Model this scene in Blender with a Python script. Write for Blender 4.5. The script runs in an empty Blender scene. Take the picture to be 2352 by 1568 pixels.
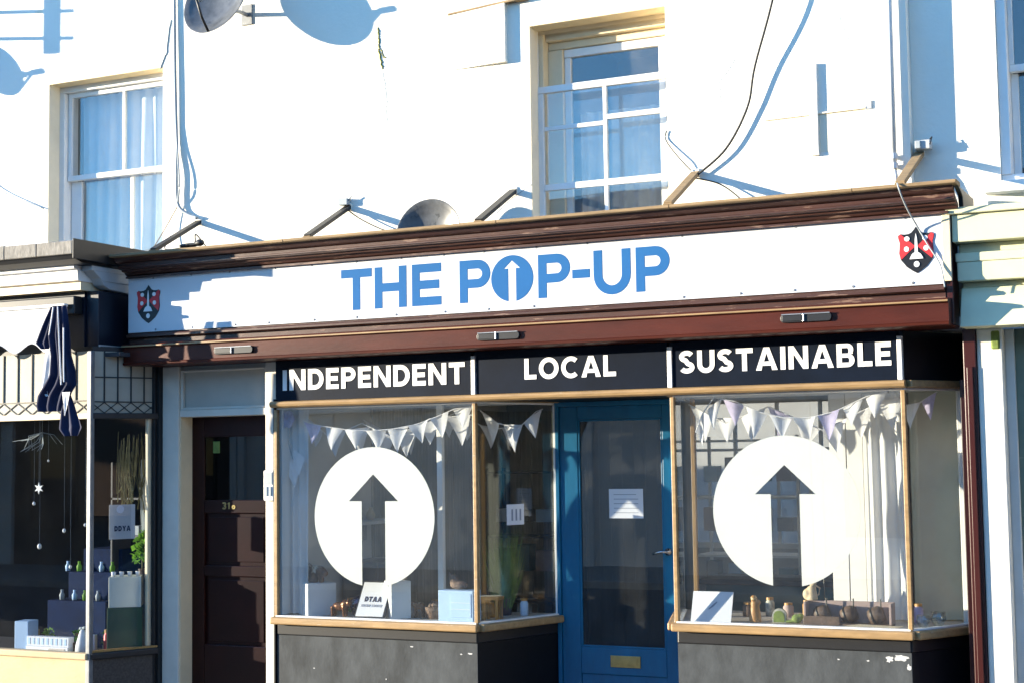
import bpy, bmesh, math, random
from mathutils import Vector, Matrix
random.seed(7)
R = math.radians
S = bpy.context.scene
COL = S.collection

# ------------------------------------------------------------------ camera, sky, sun, exposure
CAM = (3.859, -9.6, 1.6)
YAW, PITCH, ROLL = R(25.763), R(4.308), R(-0.825)
cd = bpy.data.cameras.new('camera'); cam = bpy.data.objects.new('camera', cd); COL.objects.link(cam)
cd.sensor_width = 36.0; cd.lens = 36.0 * 3500 / 2352; cd.clip_end = 500; cd.clip_start = .05
fw = Vector((-math.sin(YAW) * math.cos(PITCH), math.cos(YAW) * math.cos(PITCH), math.sin(PITCH)))
rt = Vector((math.cos(YAW), math.sin(YAW), 0)); up = rt.cross(fw)
r2 = rt * math.cos(ROLL) + up * math.sin(ROLL); u2 = up * math.cos(ROLL) - rt * math.sin(ROLL)
cam.matrix_world = Matrix(((r2.x, u2.x, -fw.x, CAM[0]), (r2.y, u2.y, -fw.y, CAM[1]), (r2.z, u2.z, -fw.z, CAM[2]), (0, 0, 0, 1)))
S.camera = cam

SUN_TRAVEL = Vector((2.25, 1.0, -0.28)).normalized()          # low sun raking along the street from the left
to_sun = -SUN_TRAVEL
EL = math.asin(to_sun.z); AZ = math.atan2(to_sun.x, to_sun.y)  # azimuth clockwise from +Y
w = bpy.data.worlds.new('World'); S.world = w; w.use_nodes = True
nt = w.node_tree; nt.nodes.clear()
sky = nt.nodes.new('ShaderNodeTexSky'); sky.sky_type = 'NISHITA'; sky.sun_disc = False
sky.sun_elevation = EL; sky.sun_rotation = AZ; sky.air_density = 1.0; sky.dust_density = 0.0; sky.ozone_density = 4.2
bg = nt.nodes.new('ShaderNodeBackground'); bg.inputs['Strength'].default_value = 0.15
wo = nt.nodes.new('ShaderNodeOutputWorld')
nt.links.new(sky.outputs[0], bg.inputs['Color']); nt.links.new(bg.outputs[0], wo.inputs[0])
sd = bpy.data.lights.new('sun', 'SUN'); sd.energy = 3.0; sd.angle = R(0.5); sd.color = (1.0, 0.88, 0.68)
so = bpy.data.objects.new('sun', sd); COL.objects.link(so); so.location = (-20, -9, 12)
so.rotation_euler = SUN_TRAVEL.to_track_quat('-Z', 'Y').to_euler()
S.view_settings.view_transform = 'Standard'; S.view_settings.look = 'None'
S.view_settings.exposure = 2.5; S.view_settings.gamma = 1.0
try:
    S.render.engine = 'CYCLES'; S.cycles.use_denoising = True; S.cycles.transparent_max_bounces = 24
    S.cycles.max_bounces = 8; S.cycles.sample_clamp_indirect = 8
except Exception: pass

# ------------------------------------------------------------------ helpers: materials
MATS = {}
def M(name, col, rough=.6, var=.12, scale=6, bump=0, bscale=80, metal=0, spec=.5, chip=None, thr=.62, cscale=9, stretch=(1, 1, 1), alpha=None, coat=0, trans=0):
    if name in MATS: return MATS[name]
    m = bpy.data.materials.new(name); m.use_nodes = True; n = m.node_tree.nodes; l = m.node_tree.links
    b = n['Principled BSDF']; tc = n.new('ShaderNodeTexCoord'); mp = n.new('ShaderNodeMapping'); mp.inputs['Scale'].default_value = stretch
    l.new(tc.outputs['Object'], mp.inputs[0])
    nz = n.new('ShaderNodeTexNoise'); nz.inputs['Scale'].default_value = scale; nz.inputs['Detail'].default_value = 8; nz.inputs['Roughness'].default_value = .62
    l.new(mp.outputs[0], nz.inputs['Vector'])
    rp = n.new('ShaderNodeValToRGB'); rp.color_ramp.elements[0].position = .3; rp.color_ramp.elements[1].position = .7
    rp.color_ramp.elements[0].color = (*[c * (1 - var) for c in col], 1); rp.color_ramp.elements[1].color = (*[min(.9, c * (1 + var * .6)) for c in col], 1)
    l.new(nz.outputs['Fac'], rp.inputs[0]); out = rp.outputs[0]
    if chip:
        n2 = n.new('ShaderNodeTexNoise'); n2.inputs['Scale'].default_value = cscale; n2.inputs['Detail'].default_value = 10; n2.inputs['Roughness'].default_value = .7
        l.new(mp.outputs[0], n2.inputs['Vector'])
        r3 = n.new('ShaderNodeValToRGB'); r3.color_ramp.elements[0].position = thr; r3.color_ramp.elements[1].position = thr + .03
        l.new(n2.outputs['Fac'], r3.inputs[0]); mx = n.new('ShaderNodeMix'); mx.data_type = 'RGBA'
        l.new(r3.outputs[0], mx.inputs[0]); l.new(out, mx.inputs[6]); mx.inputs[7].default_value = (*chip, 1); out = mx.outputs[2]
    l.new(out, b.inputs['Base Color'])
    b.inputs['Roughness'].default_value = rough; b.inputs['Metallic'].default_value = metal; b.inputs['Specular IOR Level'].default_value = spec
    b.inputs['Coat Weight'].default_value = coat
    if bump:
        nb = n.new('ShaderNodeTexNoise'); nb.inputs['Scale'].default_value = bscale; nb.inputs['Detail'].default_value = 6
        l.new(mp.outputs[0], nb.inputs['Vector']); bp = n.new('ShaderNodeBump'); bp.inputs['Strength'].default_value = bump; bp.inputs['Distance'].default_value = .01
        l.new(nb.outputs['Fac'], bp.inputs['Height']); l.new(bp.outputs[0], b.inputs['Normal'])
    if trans:
        t = n.new('ShaderNodeBsdfTranslucent'); l.new(out, t.inputs[0]); ms = n.new('ShaderNodeMixShader'); ms.inputs[0].default_value = trans
        l.new(b.outputs[0], ms.inputs[1]); l.new(t.outputs[0], ms.inputs[2]); l.new(ms.outputs[0], n['Material Output'].inputs[0])
    MATS[name] = m; return m

def glass(name, tint=(.96, .97, .97), f0=.045, wobble=0.0, dust=0.0):
    if name in MATS: return MATS[name]
    m = bpy.data.materials.new(name); m.use_nodes = True; n = m.node_tree.nodes; l = m.node_tree.links; n.clear()
    g = n.new('ShaderNodeNewGeometry'); d = n.new('ShaderNodeVectorMath'); d.operation = 'DOT_PRODUCT'
    l.new(g.outputs['Incoming'], d.inputs[0]); l.new(g.outputs['Normal'], d.inputs[1])
    def mt(op, a, b=None):
        x = n.new('ShaderNodeMath'); x.operation = op
        for i, k in enumerate((a, b)):
            if k is None: continue
            if isinstance(k, (int, float)): x.inputs[i].default_value = k
            else: l.new(k, x.inputs[i])
        return x.outputs[0]
    c = mt('ABSOLUTE', d.outputs['Value']); c = mt('SUBTRACT', 1.0, c); c = mt('POWER', c, 5.0); c = mt('MULTIPLY', c, 1 - f0); c = mt('ADD', c, f0)
    t = n.new('ShaderNodeBsdfTransparent'); t.inputs[0].default_value = (*tint, 1)
    gl = n.new('ShaderNodeBsdfGlossy'); gl.inputs['Roughness'].default_value = .0
    if wobble:
        tc = n.new('ShaderNodeTexCoord'); nz = n.new('ShaderNodeTexNoise'); nz.inputs['Scale'].default_value = 2.2; nz.inputs['Detail'].default_value = 1
        l.new(tc.outputs['Object'], nz.inputs['Vector'])
        bp = n.new('ShaderNodeBump'); bp.inputs['Strength'].default_value = wobble; bp.inputs['Distance'].default_value = .02
        l.new(nz.outputs['Fac'], bp.inputs['Height']); l.new(bp.outputs[0], gl.inputs['Normal'])
    mx = n.new('ShaderNodeMixShader'); o = n.new('ShaderNodeOutputMaterial')
    l.new(c, mx.inputs[0]); l.new(t.outputs[0], mx.inputs[1]); l.new(gl.outputs[0], mx.inputs[2]); l.new(mx.outputs[0], o.inputs[0])
    if dust:      # thin uneven film of dirt on the pane
        tc2 = n.new('ShaderNodeTexCoord'); nd = n.new('ShaderNodeTexNoise'); nd.inputs['Scale'].default_value = 3.5; nd.inputs['Detail'].default_value = 9; nd.inputs['Roughness'].default_value = .7
        l.new(tc2.outputs['Object'], nd.inputs['Vector']); k = mt('POWER', nd.outputs['Fac'], 2.2); k = mt('MULTIPLY', k, dust * 4.0)
        df = n.new('ShaderNodeBsdfDiffuse'); df.inputs[0].default_value = (.7, .69, .66, 1); m2 = n.new('ShaderNodeMixShader')
        l.new(k, m2.inputs[0]); l.new(mx.outputs[0], m2.inputs[1]); l.new(df.outputs[0], m2.inputs[2]); l.new(m2.outputs[0], o.inputs[0])
    MATS[name] = m; return m

def emit(name, col, s):
    m = bpy.data.materials.new(name); m.use_nodes = True; n = m.node_tree.nodes
    b = n['Principled BSDF']; b.inputs['Emission Color'].default_value = (*col, 1); b.inputs['Emission Strength'].default_value = s; b.inputs['Base Color'].default_value = (*col, 1)
    return m

# ------------------------------------------------------------------ helpers: geometry
class MB:
    def __init__(s): s.v = []; s.f = []
    def add(s, vs, fs):
        o = len(s.v); s.v += [tuple(p) for p in vs]; s.f += [tuple(i + o for i in f) for f in fs]; return s
    def hexa(s, p):   # 8 pts: bottom 4 ccw, top 4
        return s.add(p, [(3, 2, 1, 0), (4, 5, 6, 7), (0, 1, 5, 4), (1, 2, 6, 5), (2, 3, 7, 6), (3, 0, 4, 7)])
    def box(s, x0, x1, y0, y1, z0, z1):
        return s.hexa([(x0, y0, z0), (x1, y0, z0), (x1, y1, z0), (x0, y1, z0), (x0, y0, z1), (x1, y0, z1), (x1, y1, z1), (x0, y1, z1)])
    def seg(s, p, q, z0, z1, t0, t1, e0=0, e1=0):   # box along a plan segment; t offsets to the left-hand normal (towards +Y for +X segments)
        p = Vector(p); q = Vector(q); d = (q - p).normalized(); n = Vector((-d.y, d.x)); p = p - d * e0; q = q + d * e1
        c = [p + n * t0, q + n * t0, q + n * t1, p + n * t1]
        return s.hexa([(a.x, a.y, z0) for a in c] + [(a.x, a.y, z1) for a in c])
    def prism(s, poly, fn, a, b):   # fn(u,v,t)->xyz
        n = len(poly); vs = [fn(u, v, a) for u, v in poly] + [fn(u, v, b) for u, v in poly]
        fs = [tuple(range(n))[::-1], tuple(range(n, 2 * n))] + [(i, (i + 1) % n, n + (i + 1) % n, n + i) for i in range(n)]
        return s.add(vs, fs)
    def px(s, poly, x0, x1): return s.prism(poly, lambda u, v, t: (t, u, v), x0, x1)      # profile in YZ
    def py(s, poly, y0, y1): return s.prism(poly, lambda u, v, t: (u, t, v), y0, y1)      # outline in XZ
    def pz(s, poly, z0, z1): return s.prism(poly, lambda u, v, t: (u, v, t), z0, z1)
    def tube(s, path, r, n=8, cap=True):
        path = [Vector(p) for p in path]; rings = []; m = len(path)
        for i, p in enumerate(path):
            d = (path[min(i + 1, m - 1)] - path[max(i - 1, 0)]).normalized()
            a = d.cross(Vector((0, 0, 1))); a = d.cross(Vector((1, 0, 0))) if a.length < .05 else a
            a.normalize(); b = d.cross(a); rr = r[i] if isinstance(r, (list, tuple)) else r
            rings.append([p + a * math.cos(k * 2 * math.pi / n) * rr + b * math.sin(k * 2 * math.pi / n) * rr for k in range(n)])
        vs = [q for g in rings for q in g]; fs = []
        for i in range(m - 1):
            for k in range(n): fs.append((i * n + k, i * n + (k + 1) % n, (i + 1) * n + (k + 1) % n, (i + 1) * n + k))
        if cap: fs += [tuple(range(n))[::-1], tuple(range((m - 1) * n, m * n))]
        return s.add(vs, fs)
    def lathe(s, c, prof, n=20, M4=None):   # prof (r,z)
        vs = []; fs = []; k = len(prof)
        for r, z in prof:
            for i in range(n):
                a = 2 * math.pi * i / n; p = Vector((r * math.cos(a), r * math.sin(a), z))
                if M4: p = M4 @ p
                vs.append(p + Vector(c))
        for j in range(k - 1):
            for i in range(n): fs.append((j * n + i, j * n + (i + 1) % n, (j + 1) * n + (i + 1) % n, (j + 1) * n + i))
        return s.add(vs, fs)
    def ell(s, c, r, n=14, m=9, rot=None):
        prof = [(math.sin(math.pi * j / m), -math.cos(math.pi * j / m)) for j in range(m + 1)]
        prof[0] = (1e-4, -1); prof[-1] = (1e-4, 1)
        sc = Matrix.Diagonal(Vector(r)); sc = (rot @ sc) if rot else sc
        return s.lathe(c, prof, n, sc)
    def bar(s, p, q, wd, ht):   # rectangular bar between two points
        p = Vector(p); q = Vector(q); d = (q - p).normalized(); a = d.cross(Vector((0, 0, 1)))
        a = Vector((1, 0, 0)) if a.length < .05 else a.normalized(); b = a.cross(d).normalized()
        c = [(-wd / 2, -ht / 2), (wd / 2, -ht / 2), (wd / 2, ht / 2), (-wd / 2, ht / 2)]
        return s.hexa([p + a * x + b * y for x, y in c] + [q + a * x + b * y for x, y in c])
    def build(s, name, mat, parent=None, bevel=0, smooth=False, seg=2):
        me = bpy.data.meshes.new(name); me.from_pydata([tuple(p) for p in s.v], [], s.f)
        bm = bmesh.new(); bm.from_mesh(me)
        bmesh.ops.recalc_face_normals(bm, faces=bm.faces)
        if bevel:
            ed = [e for e in bm.edges if len(e.link_faces) == 2 and e.calc_face_angle(0) > .5]
            bmesh.ops.bevel(bm, geom=ed, offset=bevel, segments=seg, affect='EDGES', profile=.5, clamp_overlap=True)
        if smooth:
            for f in bm.faces: f.smooth = True
        bm.to_mesh(me); bm.free()
        return link(name, me, mat, parent)
def link(name, me, mat, parent=None):
    o = bpy.data.objects.new(name, me); COL.objects.link(o); o.parent = parent
    if mat is not None:
        me.materials.clear(); me.materials.append(MATS[mat] if isinstance(mat, str) else mat)
    return o
def thing(name, label, cat, group=None, loc=(0, 0, 0)):
    o = bpy.data.objects.new(name, None); COL.objects.link(o); o.empty_display_size = .1
    o['label'] = label; o['category'] = cat; o.location = loc
    if group: o['group'] = group
    return o
def tag(o, label, cat, group=None):
    o['label'] = label; o['category'] = cat
    if group: o['group'] = group
    return o
def struct(o): o['kind'] = 'structure'; return o
def B(*a): return MB().box(*a)

def flat(loops, depth, name, mat, parent, x, y, z, sx=1, sz=1, shear=0):
    """filled outline (first loop outer, others holes) standing in the XZ plane, front at y, thickness depth behind it"""
    cu = bpy.data.curves.new(name, 'CURVE'); cu.dimensions = '2D'; cu.fill_mode = 'BOTH'; cu.extrude = depth / 2
    for lp in loops:
        sp = cu.splines.new('POLY'); sp.points.add(len(lp) - 1); sp.use_cyclic_u = True
        for i, (u, v) in enumerate(lp): sp.points[i].co = (u * sx + shear * v * sz, v * sz, 0, 1)
    t = bpy.data.objects.new(name + '_tmp', cu); COL.objects.link(t)
    me = bpy.data.meshes.new_from_object(t.evaluated_get(bpy.context.evaluated_depsgraph_get()))
    bpy.data.objects.remove(t); bpy.data.curves.remove(cu)
    for vv in me.vertices: vv.co = (x + vv.co.x, y + depth / 2 - vv.co.z, z + vv.co.y)
    me.name = name
    return link(name, me, mat, parent)
def arc(cx, cy, rx, ry, a0, a1, n=14):
    return [(cx + rx * math.cos(R(a0 + (a1 - a0) * i / n)), cy + ry * math.sin(R(a0 + (a1 - a0) * i / n))) for i in range(n + 1)]
def stroke(path, s):
    L = []; Rr = []
    for i, p in enumerate(path):
        a = path[max(i - 1, 0)]; b = path[min(i + 1, len(path) - 1)]; dx, dy = b[0] - a[0], b[1] - a[1]; k = math.hypot(dx, dy)
        L.append((p[0] - dy / k * s / 2, p[1] + dx / k * s / 2)); Rr.append((p[0] + dy / k * s / 2, p[1] - dx / k * s / 2))
    return L + Rr[::-1]
WID = {'I': .22, 'N': .84, 'D': .80, 'E': .64, 'P': .72, 'T': .74, 'L': .60, 'O': .98, 'C': .86, 'A': .94, 'S': .70, 'U': .78, 'B': .74, 'H': .84, '-': .48, 'Y': .86, '3': .6, '1': .35, '6': .62}
def glyph(ch, w=None, s=.2):
    w = w or WID[ch]
    if ch == 'I': return [[(0, 0), (s, 0), (s, 1), (0, 1)]]
    if ch == '-': return [[(0, .4), (w, .4), (w, .4 + s * .95), (0, .4 + s * .95)]]
    if ch == 'T': c = w / 2; return [[(0, 1), (w, 1), (w, 1 - s), (c + s / 2, 1 - s), (c + s / 2, 0), (c - s / 2, 0), (c - s / 2, 1 - s), (0, 1 - s)]]
    if ch == 'H': a, b = .5 - s / 2, .5 + s / 2; return [[(0, 0), (s, 0), (s, a), (w - s, a), (w - s, 0), (w, 0), (w, 1), (w - s, 1), (w - s, b), (s, b), (s, 1), (0, 1)]]
    if ch == 'L': return [[(0, 0), (w, 0), (w, s), (s, s), (s, 1), (0, 1)]]
    if ch == 'E': a, b = .5 - s / 2, .5 + s / 2; k = w * .93; return [[(0, 0), (w, 0), (w, s), (s, s), (s, a), (k, a), (k, b), (s, b), (s, 1 - s), (w, 1 - s), (w, 1), (0, 1)]]
    if ch == 'N': d = s * 1.25; return [[(0, 0), (s, 0), (s, 1 - d * 1.25), (w - s * 1.05, 0), (w, 0), (w, 1), (w - s, 1), (w - s, d * 1.25), (s * 1.05, 1), (0, 1)]]
    if ch == 'A': k = s * .58; c = w / 2; e = s * 1.12; y0 = .2; y1 = y0 + s * .85; hx = lambda y: e + (c - e) * y / .80; return [[(0, 0), (e, 0), (hx(y0) - .02, y0), (w - hx(y0) + .02, y0), (w - e, 0), (w, 0), (c + k, 1), (c - k, 1)], [(hx(y1), y1), (w - hx(y1), y1), (c, .76)]]
    if ch == 'Y': c = w / 2; e = s * 1.1; return [[(c - s / 2, 0), (c + s / 2, 0), (c + s / 2, .42), (w, 1), (w - e, 1), (c, .6), (e, 1), (0, 1), (c - s / 2, .42)]]
    if ch == 'P':
        r = .33; return [[(0, 0), (s, 0), (s, 1 - 2 * r), (w - r, 1 - 2 * r)] + arc(w - r, 1 - r, r, r, -90, 90)[1:] + [(0, 1)], [(s, 1 - s), (s, 1 - 2 * r + s), (w - r, 1 - 2 * r + s)] + arc(w - r, 1 - r, r - s, r - s, -90, 90, 10)[1:]]
    if ch == 'D':
        r = .5; k = w - r * .9; return [[(0, 0), (k, 0)] + arc(k, .5, r * .9, r, -90, 90)[1:] + [(0, 1)], [(s, 1 - s), (s, s), (k, s)] + arc(k, .5, r * .9 - s, r - s, -90, 90)[1:]]
    if ch == 'B':
        a, b = .25, .29; w1 = w * .94; m = .5
        return [[(0, 0), (w - b, 0)] + arc(w - b, b, b, b, -90, 66)[1:] + [(w1 - a + a * .92, .56)] + arc(w1 - a, 1 - a, a, a, -30, 90)[0:] + [(0, 1)],
                [(s, s * .9), (w - b, s * .9)] + arc(w - b, .29, b - s, .12, -90, 90, 8)[1:] + [(s, .41)], [(s, .41 + s * .8), (w1 - a, .41 + s * .8)] + arc(w1 - a, .695, a - s * .9, .125, -90, 90, 8)[1:] + [(s, .82)]]
    if ch == 'O': return [arc(w / 2, .5, w / 2, .52, 0, 348, 31), arc(w / 2, .5, w / 2 - s, .52 - s, 0, 348, 31)]
    if ch == 'C': return [stroke(arc(w * .56, .5, w * .56 - s / 2, .52 - s / 2, 48, 312, 26), s)]
    if ch == 'U': r = w / 2; return [[(0, 1), (0, r)] + arc(r, r - .02, r, r, 180, 360)[1:-1] + [(w, r), (w, 1), (w - s, 1), (w - s, r)] + arc(r, r - .02, r - s, r - s, 360, 180)[1:-1] + [(s, r), (s, 1)]]
    if ch == 'S':
        c = w / 2; a = w / 2 - s / 2; t = (.5 + s * .1) / 2 - s * .05
        return [stroke(arc(c, 1 - .26 - .0, a * .98, .27 - s / 2 + .0, 25, 255, 16) + arc(c, .26, a, .27 - s / 2, 75, -155, 16), s)]
    if ch == '3': return [stroke(arc(w / 2, .74, w * .4, .2, 150, -80, 10) + arc(w / 2, .28, w * .42, .22, 80, -150, 10), s)]
    if ch == '1': return [[(.12, 0), (.12 + s, 0), (.12 + s, 1), (.14, 1), (0, .82), (0, .72), (.12, .78)]]
    if ch == '6': return [arc(w / 2, .3, w / 2, .32, 0, 348, 18), arc(w / 2, .3, w / 2 - s, .32 - s, 0, 348, 18)]
def word(text, x0, x1, z0, z1, y, mat, parent, depth=.004, s=.2, gap=.13, name='letter'):
    tot = sum(WID[c] for c in text) + gap * (len(text) - 1); k = (x1 - x0) / tot; x = x0
    for c in text:
        flat(glyph(c, None, s), depth, name, mat, parent, x, y - depth, z0, k, z1 - z0); x += (WID[c] + gap) * k

def blob(parts, name, mat, parent=None, vox=.006, disp=0):
    mb = MB()
    for p in parts:
        if p[0] == 'e': mb.ell(p[1], p[2])
        else: mb.tube(p[1], p[2], 10)
    o = mb.build(name + '_tmp', None); md = o.modifiers.new('r', 'REMESH'); md.mode = 'VOXEL'; md.voxel_size = vox; md.use_smooth_shade = True
    sm = o.modifiers.new('s', 'SMOOTH'); sm.iterations = 4
    me = bpy.data.meshes.new_from_object(o.evaluated_get(bpy.context.evaluated_depsgraph_get())); bpy.data.objects.remove(o)
    me.name = name; return link(name, me, mat, parent)

def wall_mesh(x0, x1, z0, z1, y0, y1, ops):
    """solid wall with rectangular openings (ops: x0,x1,z0,z1), front at y0"""
    mb = MB(); xs = sorted({x0, x1, *[v for o in ops for v in o[:2]]}); zs = sorted({z0, z1, *[v for o in ops for v in o[2:]]})
    inside = lambda x, z: any(o[0] < x < o[1] and o[2] < z < o[3] for o in ops)
    for i in range(len(xs) - 1):
        for j in range(len(zs) - 1):
            a, b, c, d = xs[i], xs[i + 1], zs[j], zs[j + 1]
            if inside((a + b) / 2, (c + d) / 2): continue
            for y in (y0, y1): mb.add([(a, y, c), (b, y, c), (b, y, d), (a, y, d)], [(0, 1, 2, 3)])
    for a, b, c, d in list(ops) + [(x0, x1, z0, z1)]:
        for p, q in (((a, c), (b, c)), ((b, c), (b, d)), ((b, d), (a, d)), ((a, d), (a, c))):
            mb.add([(p[0], y0, p[1]), (q[0], y0, q[1]), (q[0], y1, q[1]), (p[0], y1, p[1])], [(0, 1, 2, 3)])
    return mb
def room(x0, x1, y0, y1, z0, z1):
    """inside faces of a room open towards -Y"""
    return MB().add([(x0, y0, z0), (x1, y0, z0), (x1, y1, z0), (x0, y1, z0), (x0, y0, z1), (x1, y0, z1), (x1, y1, z1), (x0, y1, z1)],
                    [(0, 1, 2, 3), (4, 5, 6, 7), (1, 2, 6, 5), (2, 3, 7, 6), (3, 0, 4, 7)])
def cloth_sheet(x0, x1, z0, z1, y, amp, waves, nx=60, nz=8, gather=0, ph=0):
    mb = MB(); vs = []
    for j in range(nz + 1):
        for i in range(nx + 1):
            t = i / nx; u = j / nz
            vs.append((x0 + (x1 - x0) * t, y + amp * (.4 + .6 * (1 - u)) * math.sin(waves * 2 * math.pi * t + ph + 1.3 * math.sin(5 * t)) + amp * .3 * math.sin(17 * t + 3 * u), z0 + (z1 - z0) * u))
    fs = [(j * (nx + 1) + i, j * (nx + 1) + i + 1, (j + 1) * (nx + 1) + i + 1, (j + 1) * (nx + 1) + i) for j in range(nz) for i in range(nx)]
    return mb.add(vs, fs)

# ------------------------------------------------------------------ materials
M('render_cream', (.82, .785, .69), .85, .06, 1.6, .22, 38, chip=(.79, .70, .53), thr=.64, cscale=1.6)
M('render_white', (.82, .79, .72), .85, .06, 1.6, .22, 38, chip=(.79, .72, .58), thr=.66, cscale=1.6)
M('render_patch', (.78, .70, .54), .85, .08, 3, .2, 50)
M('reveal_warm_bounce', (.80, .64, .38), .7, .1, 4, .1, 40)  # warm bounced light on the window reveals, put into the colour
M('jamb_warm_bounce', (.66, .60, .50), .5, .08, 6, .06, 50)  # white jambs tinted warm in place of light bounced off the street
M('white_paint', (.78, .77, .74), .45, .05, 8, .05, 60)
M('cream_paint', (.74, .61, .40), .5, .06, 8, .05, 60)
M('grey_paint', (.42, .43, .43), .5, .08, 6, .06, 50)
M('brown_paint', (.062, .022, .014), .42, .35, 5, .15, 40, chip=(.20, .12, .085), thr=.58, cscale=11, stretch=(.35, 3, 3))
M('redbrown_box', (.066, .012, .006), .4, .3, 4, .08, 30, spec=.3, stretch=(.5, 2, 2))
M('weathered_timber', (.30, .20, .10), .8, .4, 12, .4, 40, stretch=(.3, 6, 6))
M('maroon_gloss', (.045, .010, .008), .28, .15, 4, .03, 30)
M('dark_door', (.022, .0035, .0025), .35, .3, 4, .03, 30, spec=.25)
M('navy_panel', (.004, .008, .018), .5, .3, 4, .03, 30, spec=.1)
M('navy_paint', (.005, .008, .018), .4, .2, 4, .03, 30)
M('gold_paint', (.34, .215, .095), .45, .3, 10, .12, 40, stretch=(.5, 3, 3), chip=(.46, .38, .27), thr=.64, cscale=12)
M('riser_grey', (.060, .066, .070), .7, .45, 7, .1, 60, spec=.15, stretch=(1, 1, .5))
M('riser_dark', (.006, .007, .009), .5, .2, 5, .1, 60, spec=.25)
M('blue_door', (.003, .125, .25), .36, .18, 5, .06, 30, chip=(.06, .16, .22), thr=.70, cscale=16, stretch=(2, 2, .6))
M('board_white', (.62, .63, .65), .38, .025, 2.5)
M('sign_blue', (.020, .118, .31), .7, .06, 4, spec=.1)
M('letter_white', (.80, .80, .80), .5, .03, 4)
M('crest_black', (.008, .008, .010), .4, .1, 8)
M('crest_red', (.62, .025, .03), .45, .06, 8)
M('black', (.010, .010, .011), .45, .2, 8)
M('chrome', (.55, .55, .56), .22, .15, 30, metal=1)
M('steel', (.32, .33, .34), .35, .2, 10, .05, 40, metal=.6)
M('brass', (.55, .40, .16), .35, .2, 20, metal=.9)
M('dish_grey', (.11, .115, .12), .3, .45, 9, chip=(.05, .055, .06), thr=.60, cscale=7)
M('cable_black', (.02, .02, .02), .6, .2, 8)
M('cable_grey', (.30, .34, .36), .6, .1, 8)
M('pipe_white', (.62, .64, .64), .45, .1, 8)
M('curtain', (.80, .80, .80), .9, .05, 5, .15, 60, trans=.25)
M('curtain_grey', (.55, .60, .60), .9, .1, 5, trans=.3)
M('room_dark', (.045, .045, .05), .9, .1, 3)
M('room_grey', (.62, .61, .59), .9, .12, 2)
M('room_white', (.72, .71, .69), .8, .06, 3)
M('plank_brown', (.30, .28, .23), .75, .3, 6, .1, 50, stretch=(6, 6, .5))
M('shop_floor', (.14, .10, .07), .6, .3, 5)
M('shelf_dark', (.06, .06, .065), .6, .2, 6)
M('teal', (.02, .12, .15), .5, .15, 6)
M('display_board', (.50, .44, .38), .6, .2, 6, .05, 40, stretch=(.4, 4, 4))
M('vinyl_white', (.82, .80, .74), .6, .015, 3, trans=.08)
M('paper', (.80, .81, .84), .8, .03, 5, trans=.15)
M('paper_line', (.28, .30, .36), .8, .1, 5)
M('ink', (.02, .02, .05), .7, .1, 5)
M('flag_white', (.80, .79, .80), .9, .08, 10, .2, 60, trans=.3)
M('flag_lilac', (.58, .52, .72), .9, .25, 14, .2, 60, trans=.3)
M('box_white', (.76, .76, .75), .6, .03, 4)
M('box_blue', (.42, .60, .82), .6, .06, 4)
M('wood_amber', (.42, .22, .06), .45, .3, 10, stretch=(6, 6, .6))
M('figure_brown', (.20, .10, .05), .5, .6, 18, chip=(.62, .48, .33), thr=.56, cscale=14)
M('figure_bronze', (.16, .06, .02), .3, .6, 30, metal=.5, chip=(.5, .3, .1), thr=.6, cscale=40)
M('figure_cream', (.66, .52, .34), .6, .25, 14)
M('basket', (.20, .13, .09), .8, .6, 60, .8, 90)
M('purple_gloss', (.018, .012, .045), .12, .2, 6, coat=.6)
M('stone_pattern', (.40, .40, .34), .8, .5, 40)
M('moss', (.16, .22, .05), .9, .4, 20)
M('mauve_card', (.36, .27, .25), .7, .15, 8)
M('barrel_brown', (.11, .07, .05), .6, .5, 20)
M('plant_green', (.22, .46, .05), .6, .35, 12, trans=.4)
M('dry_stem', (.16, .15, .07), .9, .4, 20)
M('awning_white', (.76, .76, .77), .85, .05, 6, .1, 60, trans=.15)
M('awning_navy', (.006, .010, .045), .85, .2, 6, .1, 60)
M('leaded_cream', (.46, .42, .33), .4, .14, 5, .05, 20, trans=.25)
M('lead', (.012, .012, .013), .5, .2, 8)
M('slate_cap', (.24, .22, .19), .8, .45, 12, .4, 40, stretch=(3, 1, 1))
M('stone_beige', (.50, .38, .22), .75, .12, 5, .15, 60)
M('granite', (.045, .042, .040), .35, .6, 60, .1, 90)
M('green_paint', (.63, .62, .41), .5, .06, 5, .04, 40)
M('arch_green', (.17, .20, .14), .6, .15, 5)
M('arch_navy', (.008, .03, .075), .35, .3, 3)
M('asphalt', (.05, .05, .052), .9, .25, 30, .3, 120)
M('paving', (.26, .25, .23), .85, .2, 4, .2, 60)
M('kerb', (.33, .32, .30), .85, .2, 6, .2, 60)
M('brick_dark', (.10, .07, .055), .9, .3, 8, .2, 30)
M('opp_grey', (.42, .41, .40), .85, .1, 2, .1, 40)
M('opp_white', (.74, .72, .68), .85, .08, 2, .1, 40)
M('roof_slate', (.07, .075, .085), .7, .3, 6, .3, 30)
M('moss_crack', (.30, .27, .08), .9, .5, 30)
M('plastic_white', (.74, .74, .71), .4, .05, 8)
GL = glass('shop_glass', (.95, .965, .965), .08, .012, .014)
GU = glass('sash_glass', (.93, .95, .96), .085, .03, .03)
GD = glass('door_glass', (.40, .42, .45), .11, .012, .03)

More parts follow.
